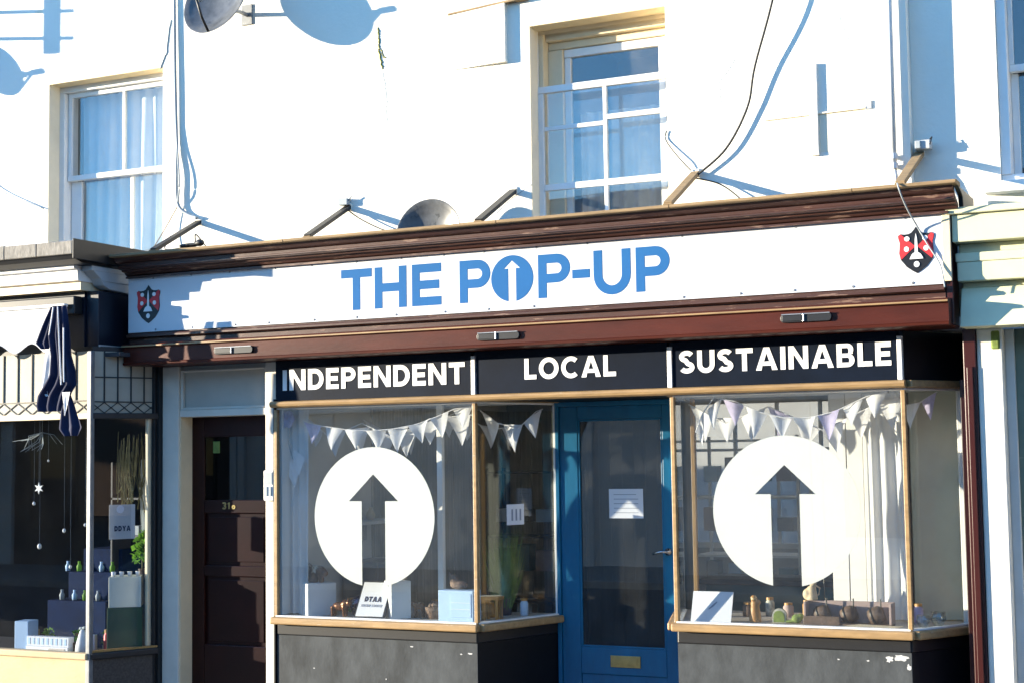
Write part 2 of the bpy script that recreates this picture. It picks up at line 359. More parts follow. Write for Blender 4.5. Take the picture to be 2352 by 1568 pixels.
# ------------------------------------------------------------------ ground, road, pavements
GZ = -.40
struct(B(-150, 150, -150, 150, GZ - .6, GZ - .15).build('ground', 'paving'))
struct(B(-80, 80, -12.0, -2.6, GZ - .149, GZ - .12).build('road', 'asphalt'))
struct(B(-80, 80, -2.45, .9, GZ - .149, GZ).build('pavement', 'paving'))
struct(B(-80, 80, -2.6, -2.452, GZ - .149, GZ - .004).build('kerb', 'kerb', bevel=.015))
struct(B(-80, 80, -15.0, -12.15, GZ - .149, GZ).build('pavement', 'paving'))
struct(B(-80, 80, -12.148, -12.0, GZ - .149, GZ - .004).build('kerb', 'kerb', bevel=.015))

# ------------------------------------------------------------------ the middle house
WX0, WX1 = -3.77, 2.02
house = thing('terraced_house', 'cream rendered house above the white shop sign', 'house')
UM = (-.607, .413, 3.22, 4.632)
wall_mesh(WX0, WX1, 2.42, 7.4, 0, .32, [UM]).build('wall', 'render_cream', house)
B(WX0, WX1, -.08, .4, 7.402, 7.55).build('parapet', 'render_white', house, .01)
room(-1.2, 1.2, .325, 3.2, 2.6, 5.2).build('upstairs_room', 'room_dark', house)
# sash window with an outer secondary sash pushed up half way
wn = B(UM[0], UM[1], .155, .159, 4.60, 4.6315).build('window', 'cream_paint', house); wn['label'] = 'white sash window half open above the shop sign'
def wpart(n, mat, *a, bv=.004, par=None): return B(*a).build(n, mat, par or wn, bv)
wpart('frame_jamb', 'cream_paint', UM[0] + .001, UM[0] + .035, .16, .318, UM[2], UM[3] - .001)
wpart('frame_jamb', 'cream_paint', UM[1] - .03, UM[1] - .001, .16, .318, UM[2], UM[3] - .001)
wpart('frame_head', 'cream_paint', UM[0] + .036, UM[1] - .031, .20, .318, 4.56, 4.631)
wpart('frame_head', 'cream_paint', UM[0] + .036, UM[1] - .031, .25, .317, 4.505, 4.559)
wpart('window_sill', 'white_paint', UM[0] - .06, UM[1] + .06, -.06, .3, 3.15, 3.219)
# inner sash
for a in ((UM[0] + .036, UM[0] + .15, .24, .30, 3.23, 4.50),): wpart('stile', 'cream_paint', *a)
wpart('stile', 'white_paint', UM[0] + .152, UM[0] + .20, .27, .31, 3.23, 4.44); wpart('stile', 'white_paint', .262, .312, .27, .31, 3.23, 4.44); wpart('top_rail', 'white_paint', UM[0] + .152, .312, .265, .312, 4.442, 4.50)
wpart('stile', 'cream_paint', .314, UM[1] - .031, .25, .30, 3.23, 4.50)
wpart('pane', GU, -.407, .262, .288, .292, 3.23, 4.442, bv=0)
# outer sash
oy0, oy1 = .125, .158
wpart('stile', 'white_paint', UM[0] + .002, UM[0] + .045, oy0, oy1, 3.23, 4.165); wpart('stile', 'white_paint', UM[1] - .04, UM[1] - .002, oy0, oy1, 3.23, 4.165)
wpart('top_rail', 'white_paint', UM[0] + .002, UM[1] - .002, oy0 - .003, oy1 + .002, 4.166, 4.215)
wpart('meeting_rail', 'white_paint', UM[0] + .046, UM[1] - .041, oy0, oy1, 3.465, 3.51)
wpart('glazing_bar', 'white_paint', -.105, -.078, oy0 + .002, oy1 - .002, 3.511, 4.165); wpart('glazing_bar', 'white_paint', -.105, -.078, oy0 + .002, oy1 - .002, 3.23, 3.464)
wpart('glazing_bar', 'white_paint', -.077, UM[1] - .041, oy0, oy1 - .004, 3.93, 3.965); wpart('glazing_bar', 'white_paint', UM[0] + .046, -.106, oy0 + .008, oy1 - .004, 3.895, 3.925)
for a, b in ((UM[0] + .046, -.106), (-.077, UM[1] - .041)):
    for c, d in ((3.235, 3.464), (3.511, 3.90 if a < -.2 else 3.93), (3.926 if a < -.2 else 3.966, 4.164)): wpart('pane', GU, a, b, .140, .144, c, d, bv=0)
tag(cloth_sheet(-.40, .26, 3.2, 4.06, .42, .03, 7).build('curtain', 'curtain_grey', None, smooth=True), 'grey blue curtain hanging behind the sash window above the sign', 'curtain')
B(UM[0] + .0005, UM[0] + .006, .001, .124, UM[2], UM[3] - .006).build('reveal', M('reveal_pale_bounce', (.80, .70, .52), .7, .1, 4, .1, 40), house); B(UM[0] + .0005, UM[1] - .0005, .001, .154, UM[3] - .0055, UM[3] - .0005).build('reveal', 'reveal_warm_bounce', house)  # linings carry the warm bounce light as colour, paler on the side
# rough render patches, battens and cracks on the wall
MB().hexa([(-1.235, -.004, 4.39), (-.776, -.046, 4.39), (-.776, .005, 4.39), (-1.235, .005, 4.39), (-1.235, -.004, 4.80), (-.776, -.046, 4.815), (-.776, .005, 4.815), (-1.235, .005, 4.80)]).build('render_patch', 'render_cream', house)
MB().hexa([(-1.25, -.012, 4.797), (-.60, -.060, 4.817), (-.60, .003, 4.817), (-1.25, .003, 4.797), (-1.25, -.012, 4.809), (-.60, -.060, 4.832), (-.60, .003, 4.832), (-1.25, .003, 4.809)]).build('flashing', 'weathered_timber', house)
B(1.395, 1.445, -.027, .003, 3.50, 4.10).build('batten', 'render_white', house, .002)
MB().hexa([(1.10, -.004, 3.52), (1.74, -.0005, 3.52), (1.74, .003, 3.52), (1.10, .003, 3.52), (1.10, -.005, 3.762), (1.74, -.0006, 3.770), (1.74, .003, 3.770), (1.10, .003, 3.762)]).build('render_patch', 'render_patch', house)
MB().hexa([(1.09, -.014, 3.763), (1.75, -.014, 3.771), (1.75, .003, 3.771), (1.09, .003, 3.763), (1.09, -.014, 3.771), (1.75, -.014, 3.782), (1.75, .003, 3.782), (1.09, .003, 3.771)]).build('ledge', 'render_patch', house)
B(1.745, 1.79, -.010, .003, 3.765, 3.82).build('wall_plate', 'grey_paint', house, .003)
def crack(pts, r, mat='cable_grey'):
    P = []
    for a, b in zip(pts[:-1], pts[1:]):
        for k in range(8): t = k / 8; P.append((a[0] + (b[0] - a[0]) * t + random.uniform(-.006, .006), 0.0, a[1] + (b[1] - a[1]) * t))
    MB().tube(P, r, 5).build('crack', mat, house)
crack([(-1.84, 4.79), (-1.83, 4.68), (-1.835, 4.60), (-1.80, 4.45)], .009, 'moss_crack'); crack([(-1.80, 4.45), (-1.77, 4.22), (-1.775, 3.95)], .0025)
crack([(-1.815, 4.62), (-1.80, 4.56), (-1.775, 4.555)], .006, 'moss_crack')
crack([(-2.6, 3.9), (-2.45, 3.8), (-2.42, 3.62)], .002); crack([(-.2, 4.9), (-.05, 4.72), (.0, 4.66)], .002); crack([(.9, 4.2), (.78, 4.05), (.8, 3.9)], .002); crack([(1.6, 4.4), (1.66, 4.2)], .002); crack([(-.6, 3.5), (-.75, 3.42), (-.9, 3.3)], .0025)
crack([(-3.86, 4.73), (-3.80, 4.86), (-3.76, 5.15)], .008)

# ------------------------------------------------------------------ the left house
lh = thing('terraced_house', 'cream house with the left upper window over the awning shop', 'house')
LW = (-5.03, -3.84, 3.18, 4.745)
wall_mesh(-14, WX0 - .002, 2.42, 7.4, 0, .32, [LW]).build('wall', 'render_white', lh)
B(-14, WX0 - .002, -.08, .4, 7.402, 7.55).build('parapet', 'render_white', lh, .01)
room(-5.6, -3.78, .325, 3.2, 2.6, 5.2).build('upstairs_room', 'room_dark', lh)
wl = B(LW[0] + .001, LW[1] - .001, .13, .3, 4.69, 4.744).build('window', 'white_paint', lh, .004); wl['label'] = 'white two light sash window with pale curtains'
for a in ((LW[0] + .001, LW[0] + .055), (LW[1] - .05, LW[1] - .001)): wpart('frame_jamb', 'white_paint', *a, .13, .3, LW[2], 4.689, par=wl)
for n, a in (('stile', (-4.97, -4.93, .17, .21, 3.99, 4.688)), ('stile', (-3.93, -3.895, .17, .21, 3.99, 4.688)), ('top_rail', (-4.929, -3.931, .17, .21, 4.65, 4.688)), ('meeting_rail', (-4.97, -3.895, .165, .212, 3.945, 3.989)),
             ('glazing_bar', (-4.395, -4.37, .175, .205, 3.99, 4.649)), ('stile', (-4.97, -4.86, .215, .25, 3.19, 3.944)), ('stile', (-3.96, -3.895, .215, .25, 3.19, 3.944)), ('glazing_bar', (-4.345, -4.315, .217, .245, 3.19, 3.944))):
    wpart(n, 'white_paint', *a, par=wl)
for a in ((-4.929, -4.396, .188, .192, 3.99, 4.649), (-4.369, -3.931, .188, .192, 3.99, 4.649), (-4.859, -4.346, .228, .232, 3.19, 3.944), (-4.314, -3.961, .228, .232, 3.19, 3.944)): wpart('pane', GU, *a, bv=0, par=wl)
wpart('window_sill', 'white_paint', LW[0] - .05, LW[1] + .04, -.07, .29, 3.11, 3.179, par=wl)
tag(cloth_sheet(-4.93, -3.9, 3.2, 4.68, .31, .03, 9).build('curtain', 'curtain', None, smooth=True), 'pale net curtain behind the left upper window', 'curtain')

B(LW[0] + .0005, LW[0] + .006, .001, .128, LW[2], LW[3] - .006).build('reveal', 'reveal_pale_bounce', lh); B(LW[0] + .0005, LW[1] - .0005, .001, .128, LW[3] - .0055, LW[3] - .0005).build('reveal', 'reveal_warm_bounce', lh)
# ------------------------------------------------------------------ the right house (set back a little)
rh = thing('terraced_house', 'cream house set back at the right beyond the white downpipe', 'house')
RW = (2.545, 3.6, 3.235, 4.9)
wall_mesh(WX1 + .001, 9, 2.42, 7.4, .095, .40, [RW]).build('wall', 'render_cream', rh)
B(WX1 + .001, 9, .02, .5, 7.402, 7.55).build('parapet', 'render_white', rh, .01)
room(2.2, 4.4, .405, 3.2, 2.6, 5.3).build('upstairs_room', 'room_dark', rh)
wr = B(RW[0] + .001, RW[1] - .001, .15, .38, 4.84, 4.899).build('window', 'white_paint', rh, .004); wr['label'] = 'white sash window at the right edge'
for n, a in (('frame_jamb', (RW[0] + .001, RW[0] + .06, .12, .38, 3.29, 4.839)), ('frame_jamb', (RW[1] - .06, RW[1] - .001, .12, .38, 3.29, 4.839)), ('bottom_rail', (RW[0] + .001, RW[1] - .001, .13, .38, 3.236, 3.289)),
             ('meeting_rail', (RW[0] + .061, RW[1] - .061, .20, .25, 3.945, 3.99)), ('stile', (RW[0] + .061, RW[0] + .09, .20, .24, 3.99, 4.838)), ('stile', (RW[0] + .061, RW[0] + .105, .255, .29, 3.29, 3.944))): wpart(n, 'white_paint', *a, par=wr)
wpart('pane', GU, RW[0] + .091, RW[1] - .062, .218, .222, 3.991, 4.838, bv=0, par=wr); wpart('pane', GU, RW[0] + .106, RW[1] - .062, .272, .276, 3.291, 3.944, bv=0, par=wr)
wpart('window_sill', 'white_paint', RW[0] - .09, RW[1] + .09, -.01, .37, 3.165, 3.232, par=wr)
k = thing('suitcase', 'dark case on the ledge inside the right edge window', 'case')
B(2.74, 3.05, .36, .46, 3.30, 3.44).build('body', 'shelf_dark', k, .015); MB().tube([(2.80, .41, 3.44), (2.82, .41, 3.47), (2.96, .41, 3.47), (2.98, .41, 3.44)], .008).build('handle', 'black', k)
B(2.70, 3.4, .30, .6, 3.236, 3.298).build('inner_ledge', 'shelf_dark', rh)

# ------------------------------------------------------------------ shopfront of the pop-up shop
sf = thing('shopfront', 'brown cornice shopfront with two gold trimmed bay windows and blue door', 'shopfront')
CX0, CX1 = -3.885, 2.385
# carcass behind sign
B(CX0 + .003, 2.262, -.339, -.30, 2.50, 3.017).build('sign_carcass', 'brown_paint', sf)
prof = [(-.345, 3.02), (-.36, 3.018), (-.385, 3.028), (-.40, 3.045), (-.43, 3.05), (-.435, 3.062), (-.465, 3.066), (-.468, 3.108), (-.49, 3.112), (-.505, 3.118), (-.525, 3.132), (-.535, 3.143), (-.47, 3.144), (-.44, 3.10), (-.345, 3.06)]
MB().px(prof, CX0, CX1 - .03).build('cornice', 'brown_paint', sf)
MB().px([(-.36, 3.003), (-.385, 3.003), (-.385, 3.018), (-.36, 3.017)], CX0, 2.30).build('bead', 'brown_paint', sf)
MB().px([(-.470, 3.070), (-.478, 3.074), (-.478, 3.082), (-.470, 3.086)], CX0, CX1 - .032).build('bead', 'brown_paint', sf)
x = CX0
for n, x1 in enumerate((-2.3, -.6, .62, 1.78, CX1)):
    MB().px([(-.42, 3.172), (-.42, 3.146), (-.575, 3.1455), (-.583, 3.150 + .003 * (n % 2)), (-.583, 3.168), (-.56, 3.172)], x + .002, x1 - .002).build('capping_board', 'weathered_timber', sf, .002); x = x1
MB().px([(.05, 2.98), (-.30, 2.98), (-.34, 3.02), (-.36, 3.10), (-.50, 3.143), (.05, 3.143)], CX1 - .028, CX1 + .0).build('cornice_bracket', 'black', sf, .004)
B(CX0 + .003, CX1 - .03, -.299, -.003, 2.86, 2.90).build('gutter_floor', 'black', sf)
# ledge under the board and blind box
MB().px([(-.331, 2.578), (-.375, 2.572), (-.388, 2.560), (-.388, 2.548), (-.365, 2.540), (-.331, 2.54)], CX0 + .01, 2.262).build('sign_ledge', 'brown_paint', sf)
MB().px([(-.10, 2.332), (-.42, 2.332), (-.435, 2.338), (-.438, 2.352), (-.428, 2.358), (-.432, 2.462), (-.452, 2.468), (-.455, 2.482), (-.445, 2.492), (-.415, 2.496), (-.332, 2.499), (-.10, 2.499)], CX0 + .02, 2.292).build('blind_box', 'redbrown_box', sf)
MB().px([(-.4555, 2.470), (-.4595, 2.472), (-.4595, 2.480), (-.4555, 2.482)], CX0 + .02, 2.292).build('blind_box_lip', 'gold_paint', sf)
B(2.264, 2.306, -.335, -.12, 2.34, 3.0).build('fascia_end_block', 'maroon_gloss', sf, .004)
for xa, xb, rr in ((-3.005, -2.66, .3), (-.825, -.505, .9), (1.28, 1.6, .5)):
    h0, h1 = (2.388, 2.428); zc = .5 * (h0 + h1) + .012 * (xa > 0)
    o = MB().py([(a, b) for a, b in arc(xa + .02, zc, .02, .026, 90, 270, 8) + arc(xb - .02, zc, .02, .026, -90, 90, 8)], -.447, -.425).build('blind_slot', 'black', sf, .003)
    B(xa + .012, (xa + xb) / 2 - .02, -.4515, -.4472, zc - .018, zc + .018).build('slot_plate', 'black', o, .002)
    B((xa + xb) / 2 - .018, (xa + xb) / 2 - .006, -.455, -.4472, zc - .024, zc + .024).build('slot_clip', 'chrome', o, .002)
    MB().py([(xa + .01, zc + .02), (xb - .01, zc + .02), (xb - .01, zc + .026), (xa + .01, zc + .026)], -.4545, -.4474).build('slot_rim', 'steel', o)
# iron stays from wall to cornice
STX = (-3.48, -2.11, -.744, .604, 2.06)
for i, xs in enumerate(STX):
    st = MB().bar((xs, -.555, 3.178), (xs, .0 if i < 4 else .09, 3.465), .058, .028).build('stay', 'weathered_timber' if i > 2 else 'black', sf, .003)
    B(xs - .03, xs + .03, -.012 if i < 4 else .083, .003 if i < 4 else .098, 3.44, 3.49).build('wall_plate', 'render_cream', st, .004)
    B(xs - .0315, xs + .0315, -.57, -.53, 3.171, 3.1785).build('foot_plate', 'weathered_timber', st, .003)
# navy name panels and gold rail
ZP0, ZP1 = 2.032, 2.331
B(-2.63, 1.965, -.165, -.02, ZP0, ZP1).build('transom_back', 'navy_paint', sf)
PANELS = ((-2.628, -.995, 'INDEPENDENT', -2.563, -1.045, 2.110, 2.262), (-.955, .448, 'LOCAL', -.585, .087, 2.124, 2.265), (.484, 1.935, 'SUSTAINABLE', .53, 1.90, 2.124, 2.268))
for a, b, t, l0, l1, z0, z1 in PANELS:
    p = B(a, b, -.20, -.166, ZP0 + .001, ZP1 - .001).build('name_panel', 'navy_panel', sf, .002); p['label'] = 'navy panel lettered ' + t
    word(t, l0, l1, z0, z1, -.2005, 'letter_white', p, .003, s=.215, gap=.13)
for a in (-.993, .450, 1.937): B(a, a + .032 if a < 1 else a + .03, -.212, -.166, ZP0 + .001, 2.30).build('divider', 'white_paint', sf, .003)
MB().px([(-.166, 1.985), (-.245, 1.985), (-.262, 1.995), (-.268, 2.010), (-.262, 2.024), (-.245, 2.031), (-.166, 2.031)], -2.64, 1.985).build('gold_rail', 'gold_paint', sf, 0)
# bays
L0, L1, L2 = (-2.62, -.2), (-.972, -.2), (-.70, .55)
Q3, Q0, Q1, Q2 = (.25, .55), (.478, -.2), (1.965, -.2), (2.27, .30)
def bay(label, seq, zs, front, z_top=1.984):
    """seq: plan points left to right; zs: sill top height"""
    b = B(0, .001, 0, .001, 0, .001).build('bay_window', 'gold_paint', sf)
    me = b.data; b['label'] = label
    # the bay object itself: top board (soffit) and display floor edge
    mb = MB()
    for p, q in zip(seq[:-1], seq[1:]): mb.seg(p, q, z_top - .012, z_top - .001, 0, .05)
    bm = bmesh.new(); m2 = bpy.data.meshes.new('bay_window'); m2.from_pydata(mb.v, [], mb.f); bm.from_mesh(m2); bmesh.ops.recalc_face_normals(bm, faces=bm.faces); bm.to_mesh(m2); bm.free()
    m2.materials.append(MATS['white_paint']); b.data = m2
    for i, (p, q) in enumerate(zip(seq[:-1], seq[1:])):
        isf = (i == front)
        MB().seg(p, q, zs + .004, z_top - .013, .010, .016, -.016, -.016).build('pane', GL, b)
        MB().seg(p, q, zs - .055, zs - .004, -.065, .02, .0 if not isf else .025, .0 if not isf else .028).build('sill', 'gold_paint', b, .012, seg=3)
        MB().seg(p, q, zs - .003, zs + .006, -.02, .03).build('bottom_bead', 'white_paint', b)
        MB().seg(p, q, zs - .135, zs - .056, -.004, .03).build('sill_shade_band', 'black', b, .008); nb_ = 1  # black strip paints in the shadow cast below the sill
        for k in range(nb_):
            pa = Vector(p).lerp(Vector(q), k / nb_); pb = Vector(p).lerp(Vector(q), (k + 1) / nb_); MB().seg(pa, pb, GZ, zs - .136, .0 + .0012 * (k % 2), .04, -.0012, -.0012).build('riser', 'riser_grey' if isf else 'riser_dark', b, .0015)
        if not isf: MB().seg(p, q, 1.985, 2.031, -.05, .02, -.02, 0).build('rail', 'gold_paint', b, .008)
    for i, p in enumerate(seq):
        B(p[0] - .014, p[0] + .014, p[1] - .016, p[1] + .018, zs - .003, z_top - .013).build('mullion', 'gold_paint' if i in (front, front + 1) else 'white_paint', b, .004)
    mb = MB(); pts = [(p[0], p[1] + .03) for p in seq] + [(seq[-1][0], .62), (seq[0][0], .62)]
    mb.pz(pts, zs - .03, zs - .003).build('display_floor', 'display_board', b)
    mb = MB(); mb.pz(pts, z_top + .0, z_top + .012).build('soffit', 'room_white', b)
    return b
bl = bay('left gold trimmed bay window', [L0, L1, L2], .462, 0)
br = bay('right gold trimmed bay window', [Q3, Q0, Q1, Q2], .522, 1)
M('bare_plaster', (.50, .50, .49), .9, .15, 20, .2, 60)
def bare(par, x, z, w_, h_, seed):
    rd = random.Random(seed); lp = []
    for k in range(16): a = 2 * math.pi * k / 16; q_ = rd.uniform(.45, 1.0); lp.append((w_ / 2 * q_ * math.cos(a), h_ / 2 * q_ * math.sin(a)))
    flat([lp], .0012, 'bare_patch', 'bare_plaster', par, x, -.2014, z)
for i, a in enumerate(((1.90, .355, .11, .05), (1.83, .345, .06, .05), (1.945, .30, .03, .05), (1.70, .33, .025, .012), (1.52, .33, .02, .012), (.78, .12, .015, .01))): bare(br, *a, i)
for i, a in enumerate(((-1.49, .285, .03, .012), (-1.03, .255, .05, .016), (-1.10, .25, .02, .012), (-1.7, .05, .014, .014), (-2.3, .1, .02, .008))): bare(bl, *a, 20 + i)
MB().seg((1.969, -.165), (2.30, .34), ZP0, ZP1, .0, .04).build('transom_return', 'riser_dark', sf)
B(-2.63, 2.32, -.16, 4.6, 2.345, 2.40).build('shop_ceiling', 'room_white', sf)
# recessed entrance: ceiling and door
MB().pz([(-.96, -.16), (.46, -.16), (.26, .60), (-.71, .60)], 1.99, 2.03).build('porch_ceiling', 'riser_dark', sf)
B(-.75, .30, -.3, .7, GZ - .0, GZ + .06).build('door_step', 'kerb', sf, .01)
dr = MB().box(-.697, -.668, .53, .60, GZ + .06, 1.989).box(.218, .247, .53, .60, GZ + .06, 1.989).box(-.667, .217, .53, .60, 1.955, 1.989).build('shop_door', 'blue_door', sf, .003); dr['label'] = 'blue panelled shop door with tall glass pane'
dz0 = GZ + .065
for n, a in (('stile', (-.666, -.525, .548, .592, dz0, 1.954)), ('stile', (.125, .216, .548, .592, dz0, 1.954)), ('top_rail', (-.524, .124, .549, .591, 1.86, 1.954)), ('bottom_rail', (-.524, .124, .549, .591, .05, .238)), ('kick_panel', (-.524, .124, .560, .585, dz0, .049))):
    B(*a).build(n, 'blue_door', dr, .004)
B(-.524, .124, .566, .572, .239, 1.859).build('pane', GD, dr)
for a in ((-.524, -.510, .552, .5655, .239, 1.859), (.110, .124, .552, .5655, .239, 1.859), (-.509, .109, .552, .5655, .239, .252), (-.509, .109, .552, .5655, 1.846, 1.859)): B(*a).build('glazing_bead', 'blue_door', dr, .003)
lp = B(-.297, -.07, .541, .5485, .104, .186).build('letter_plate', 'brass', dr, .003); B(-.272, -.095, .5365, .5408, .122, .168).build('flap', 'brass', lp, .003)
hd = MB().lathe((0, 0, 0), [(.0001, 0), (.026, 0), (.026, .006), (.012, .008), (.010, .04), (.0001, .04)], 16, Matrix.Rotation(R(90), 3, 'X')).build('door_handle', 'chrome', dr, smooth=True); hd.location = (.155, .546, .92)
MB().tube([(.155, .506, .92), (.12, .50, .924), (.05, .503, .905)], [.010, .010, .007], 10).build('lever', 'chrome', hd, smooth=True).location = (-.155, -.546, -.92)
# left entrance (flat door) of the same shopfront
B(-3.715, -3.56, -.15, .02, GZ, 2.33).build('door_jamb', 'jamb_warm_bounce', sf, .005)
B(-3.735, -3.717, -.19, .0, GZ, 2.33).build('pilaster_strip', 'black', sf)
B(-2.755, -2.645, -.15, .02, GZ, 2.33).build('door_jamb', 'jamb_warm_bounce', sf, .005)
B(-2.642, -2.631, -.212, .0, GZ, 2.05).build('pilaster_strip', 'black', sf)
B(-3.559, -2.756, -.14, .02, 1.94, 1.992).build('door_lintel', 'jamb_warm_bounce', sf, .004)
B(-3.559, -2.756, -.10, .02, 1.993, 2.33).build('head_panel', M('head_grey', (.46, .42, .35), .5, .08, 6), sf)
B(-3.5595, -3.551, -.135, .008, GZ + .05, 1.939).build('jamb_lining', 'cream_paint', sf)
for a in ((-3.559, -3.535, 1.993, 2.30), (-2.78, -2.756, 1.993, 2.30), (-3.534, -2.781, 1.993, 2.012), (-3.534, -2.781, 2.285, 2.30)): B(a[0], a[1], -.128, -.101, a[2], a[3]).build('panel_moulding', 'jamb_warm_bounce', sf, .004)
fd = B(-3.559, -2.756, .04, .075, GZ + .05, 1.94).build('flat_door', 'dark_door', sf); fd['label'] = 'dark maroon door with dim glass pane and brass number'
for n, a in (('stile', (-3.558, -3.44, .012, .039, GZ + .05, 1.939)), ('stile', (-2.87, -2.757, .012, .039, GZ + .05, 1.939)), ('top_rail', (-3.439, -2.871, .013, .039, 1.785, 1.939)), ('lock_rail', (-3.439, -2.871, .013, .039, 1.20, 1.30)),
             ('mid_rail', (-3.439, -2.871, .013, .039, .72, .80)), ('bottom_rail', (-3.439, -2.871, .013, .039, GZ + .05, .20))): B(*a).build(n, 'dark_door', fd, .005)
B(-3.439, -2.871, .024, .028, 1.301, 1.784).build('pane', glass('dim_glass', (.30, .32, .36), .06), fd)
for a in ((-3.41, -2.90, .032, .0385, .83, 1.17), (-3.41, -2.90, .032, .0385, .23, .69)): B(*a).build('door_panel', 'dark_door', fd, .006)
word('316', -3.268, -3.145, 1.232, 1.282, .0128, 'brass', fd, .004, s=.22, gap=.3, name='numeral')
B(-3.36, -3.30, .019, .0235, 1.66, 1.75).build('sticker', 'moss', fd)
B(-3.56, -2.75, -.1, .06, GZ, GZ + .048).build('door_step', 'kerb', sf)
# entry phone
ep = thing('entry_phone', 'white plastic entry phone on the door jamb', 'intercom')
B(-2.752, -2.662, -.182, -.151, 1.30, 1.525).build('case', 'plastic_white', ep, .008)
B(-2.742, -2.672, -.186, -.1825, 1.42, 1.51).build('speaker_panel', 'cable_grey', ep, .002)
for k in range(2): B(-2.735 + k * .035, -2.715 + k * .035, -.188, -.1825, 1.335, 1.405).build('button', 'cable_grey', ep, .002)
# right pilaster of shopfront
B(2.315, 2.392, -.13, .35, GZ, 2.331).build('pilaster', 'maroon_gloss', sf, .006)
B(2.272, 2.314, -.02, .36, GZ, 2.031).build('pilaster_strip', 'maroon_gloss', sf, .004)
B(2.335, 2.372, -.142, -.131, GZ, 2.10).build('pilaster_bead', 'maroon_gloss', sf, .004)

# ------------------------------------------------------------------ the sign board
sb = thing('sign_board', 'long white shop sign reading THE POP-UP in blue', 'sign')
for a, b in ((-3.884, -1.252), (-1.2505, .552), (.5535, 2.255)):
    B(a, b, -.352, -.340, 2.586, 3.013).build('panel', 'board_white', sb)
yb = -.3525
def L(ch, xa, xb, z0=2.652, z1=2.945, s=.21):
    h = z1 - z0; wd = (xb - xa) / h
    flat(glyph(ch, wd, s), .0012, 'letter', 'sign_blue', sb, xa, yb - .0012, z0, h, h)
for ch, xa, xb in (('T', -1.957, -1.703), ('H', -1.678, -1.42), ('E', -1.375, -1.143), ('P', -.998, -.762), ('P', -.402, -.168), ('-', -.152, -.026), ('U', .002, .263), ('P', .300, .533)): L(ch, xa, xb)
cx, cz, cr = -.597, 2.800, .158
al = [(-.026, -.158), (-.026, .075), (-.060, .062), (-.004, .125), (.058, .082), (.028, .078), (.028, -.158)]
def disc_with_arrow(cr, stem, head_w, head_z, tip):
    """circle outline open at the bottom where an upward arrow is cut out"""
    a = math.degrees(math.asin(stem / cr)); out = arc(0, 0, cr, cr, -90 + a, 270 - a, 60)
    return [out + [(-stem, head_z), (-head_w, head_z), (0, tip), (head_w, head_z), (stem, head_z)]]
flat(disc_with_arrow(cr, .030, .060, .068, .122), .0012, 'letter', 'sign_blue', sb, cx, yb - .0012, cz)
for i in range(17):
    xx = -3.62 + i * .355
    for z in (2.602, 2.998):
        if random.random() < .9: MB().lathe((xx + random.uniform(-.03, .03), -.3525, z), [(.0001, -.004), (.006, -.004), (.009, 0)], 8, Matrix.Rotation(R(-90), 3, 'X')).build('screw', 'steel', sb)
B(2.257, 2.305, -.36, -.341, 2.60, 3.0).build('end_strip', 'cream_paint', sb, .003)
def crest(xc, zc, wd):
    k = wd; half = [(0, .65), (.05, .58), (.12, .50), (.2, .46), (.33, .45), (.43, .47), (.5, .42), (.49, .34), (.455, .22), (.465, .05), (.48, -.08), (.44, -.26), (.28, -.47), (.12, -.59), (0, -.66)]
    lp = half + [(-a, b) for a, b in half[-2:0:-1]]
    c = flat([lp], .004, 'crest', 'crest_black', sb, xc, yb - .004, zc, k, k); c['label'] = 'shield crest in black and red with a white sword'
    y2 = yb - .0045
    for s in (-1, 1):
        red = [(.5, .42), (.43, .46), (.03, .10), (.43, -.255), (.478, -.08), (.465, .05), (.455, .22), (.49, .34)]
        flat([[(s * a * .985, b) for a, b in red]], .002, 'crest_field', 'crest_red', c, xc, y2 - .002, zc, k, k)
        flat([arc(s * .27, .03, .07, .075, 0, 330, 11)], .002, 'crest_stud', 'letter_white', c, xc, y2 - .0045, zc, k, k)
        flat([arc(s * .25, .32, .075, .07, 0, 330, 11)], .002, 'crest_stud', 'letter_white', c, xc, y2 - .0045, zc, k, k)
    flat([[(-.045, -.1), (.045, -.1), (.03, .3), (0, .47), (-.03, .3)]], .002, 'sword_blade', 'letter_white', c, xc, y2 - .0045, zc, k, k)
    flat([[(-.19, -.26), (.19, -.26)] + arc(0, -.26, .17, .19, 0, 180, 10)[1:-1]], .002, 'sword_hilt', 'letter_white', c, xc, y2 - .0068, zc, k, k)
    flat([arc(0, -.41, .08, .085, 0, 330, 11)], .002, 'crest_stud', 'letter_white', c, xc, y2 - .0045, zc, k, k)
crest(-3.687, 2.80, .224); crest(2.103, 2.80, .214)

# ------------------------------------------------------------------ vinyl discs on the glass
def decal(xc, zc, r, label):
    d = flat(disc_with_arrow(r, r * .195, r * .41, r * .225, r * .61), .002, 'window_decal', 'vinyl_white', None, xc, -.181, zc); tag(d, label, 'decal', 'arrow discs on the shop windows')
decal(-1.806, 1.186, .497, 'white disc with cut out up arrow on the left bay glass')
decal(1.205, 1.234, .475, 'white disc with cut out up arrow on the right bay glass')

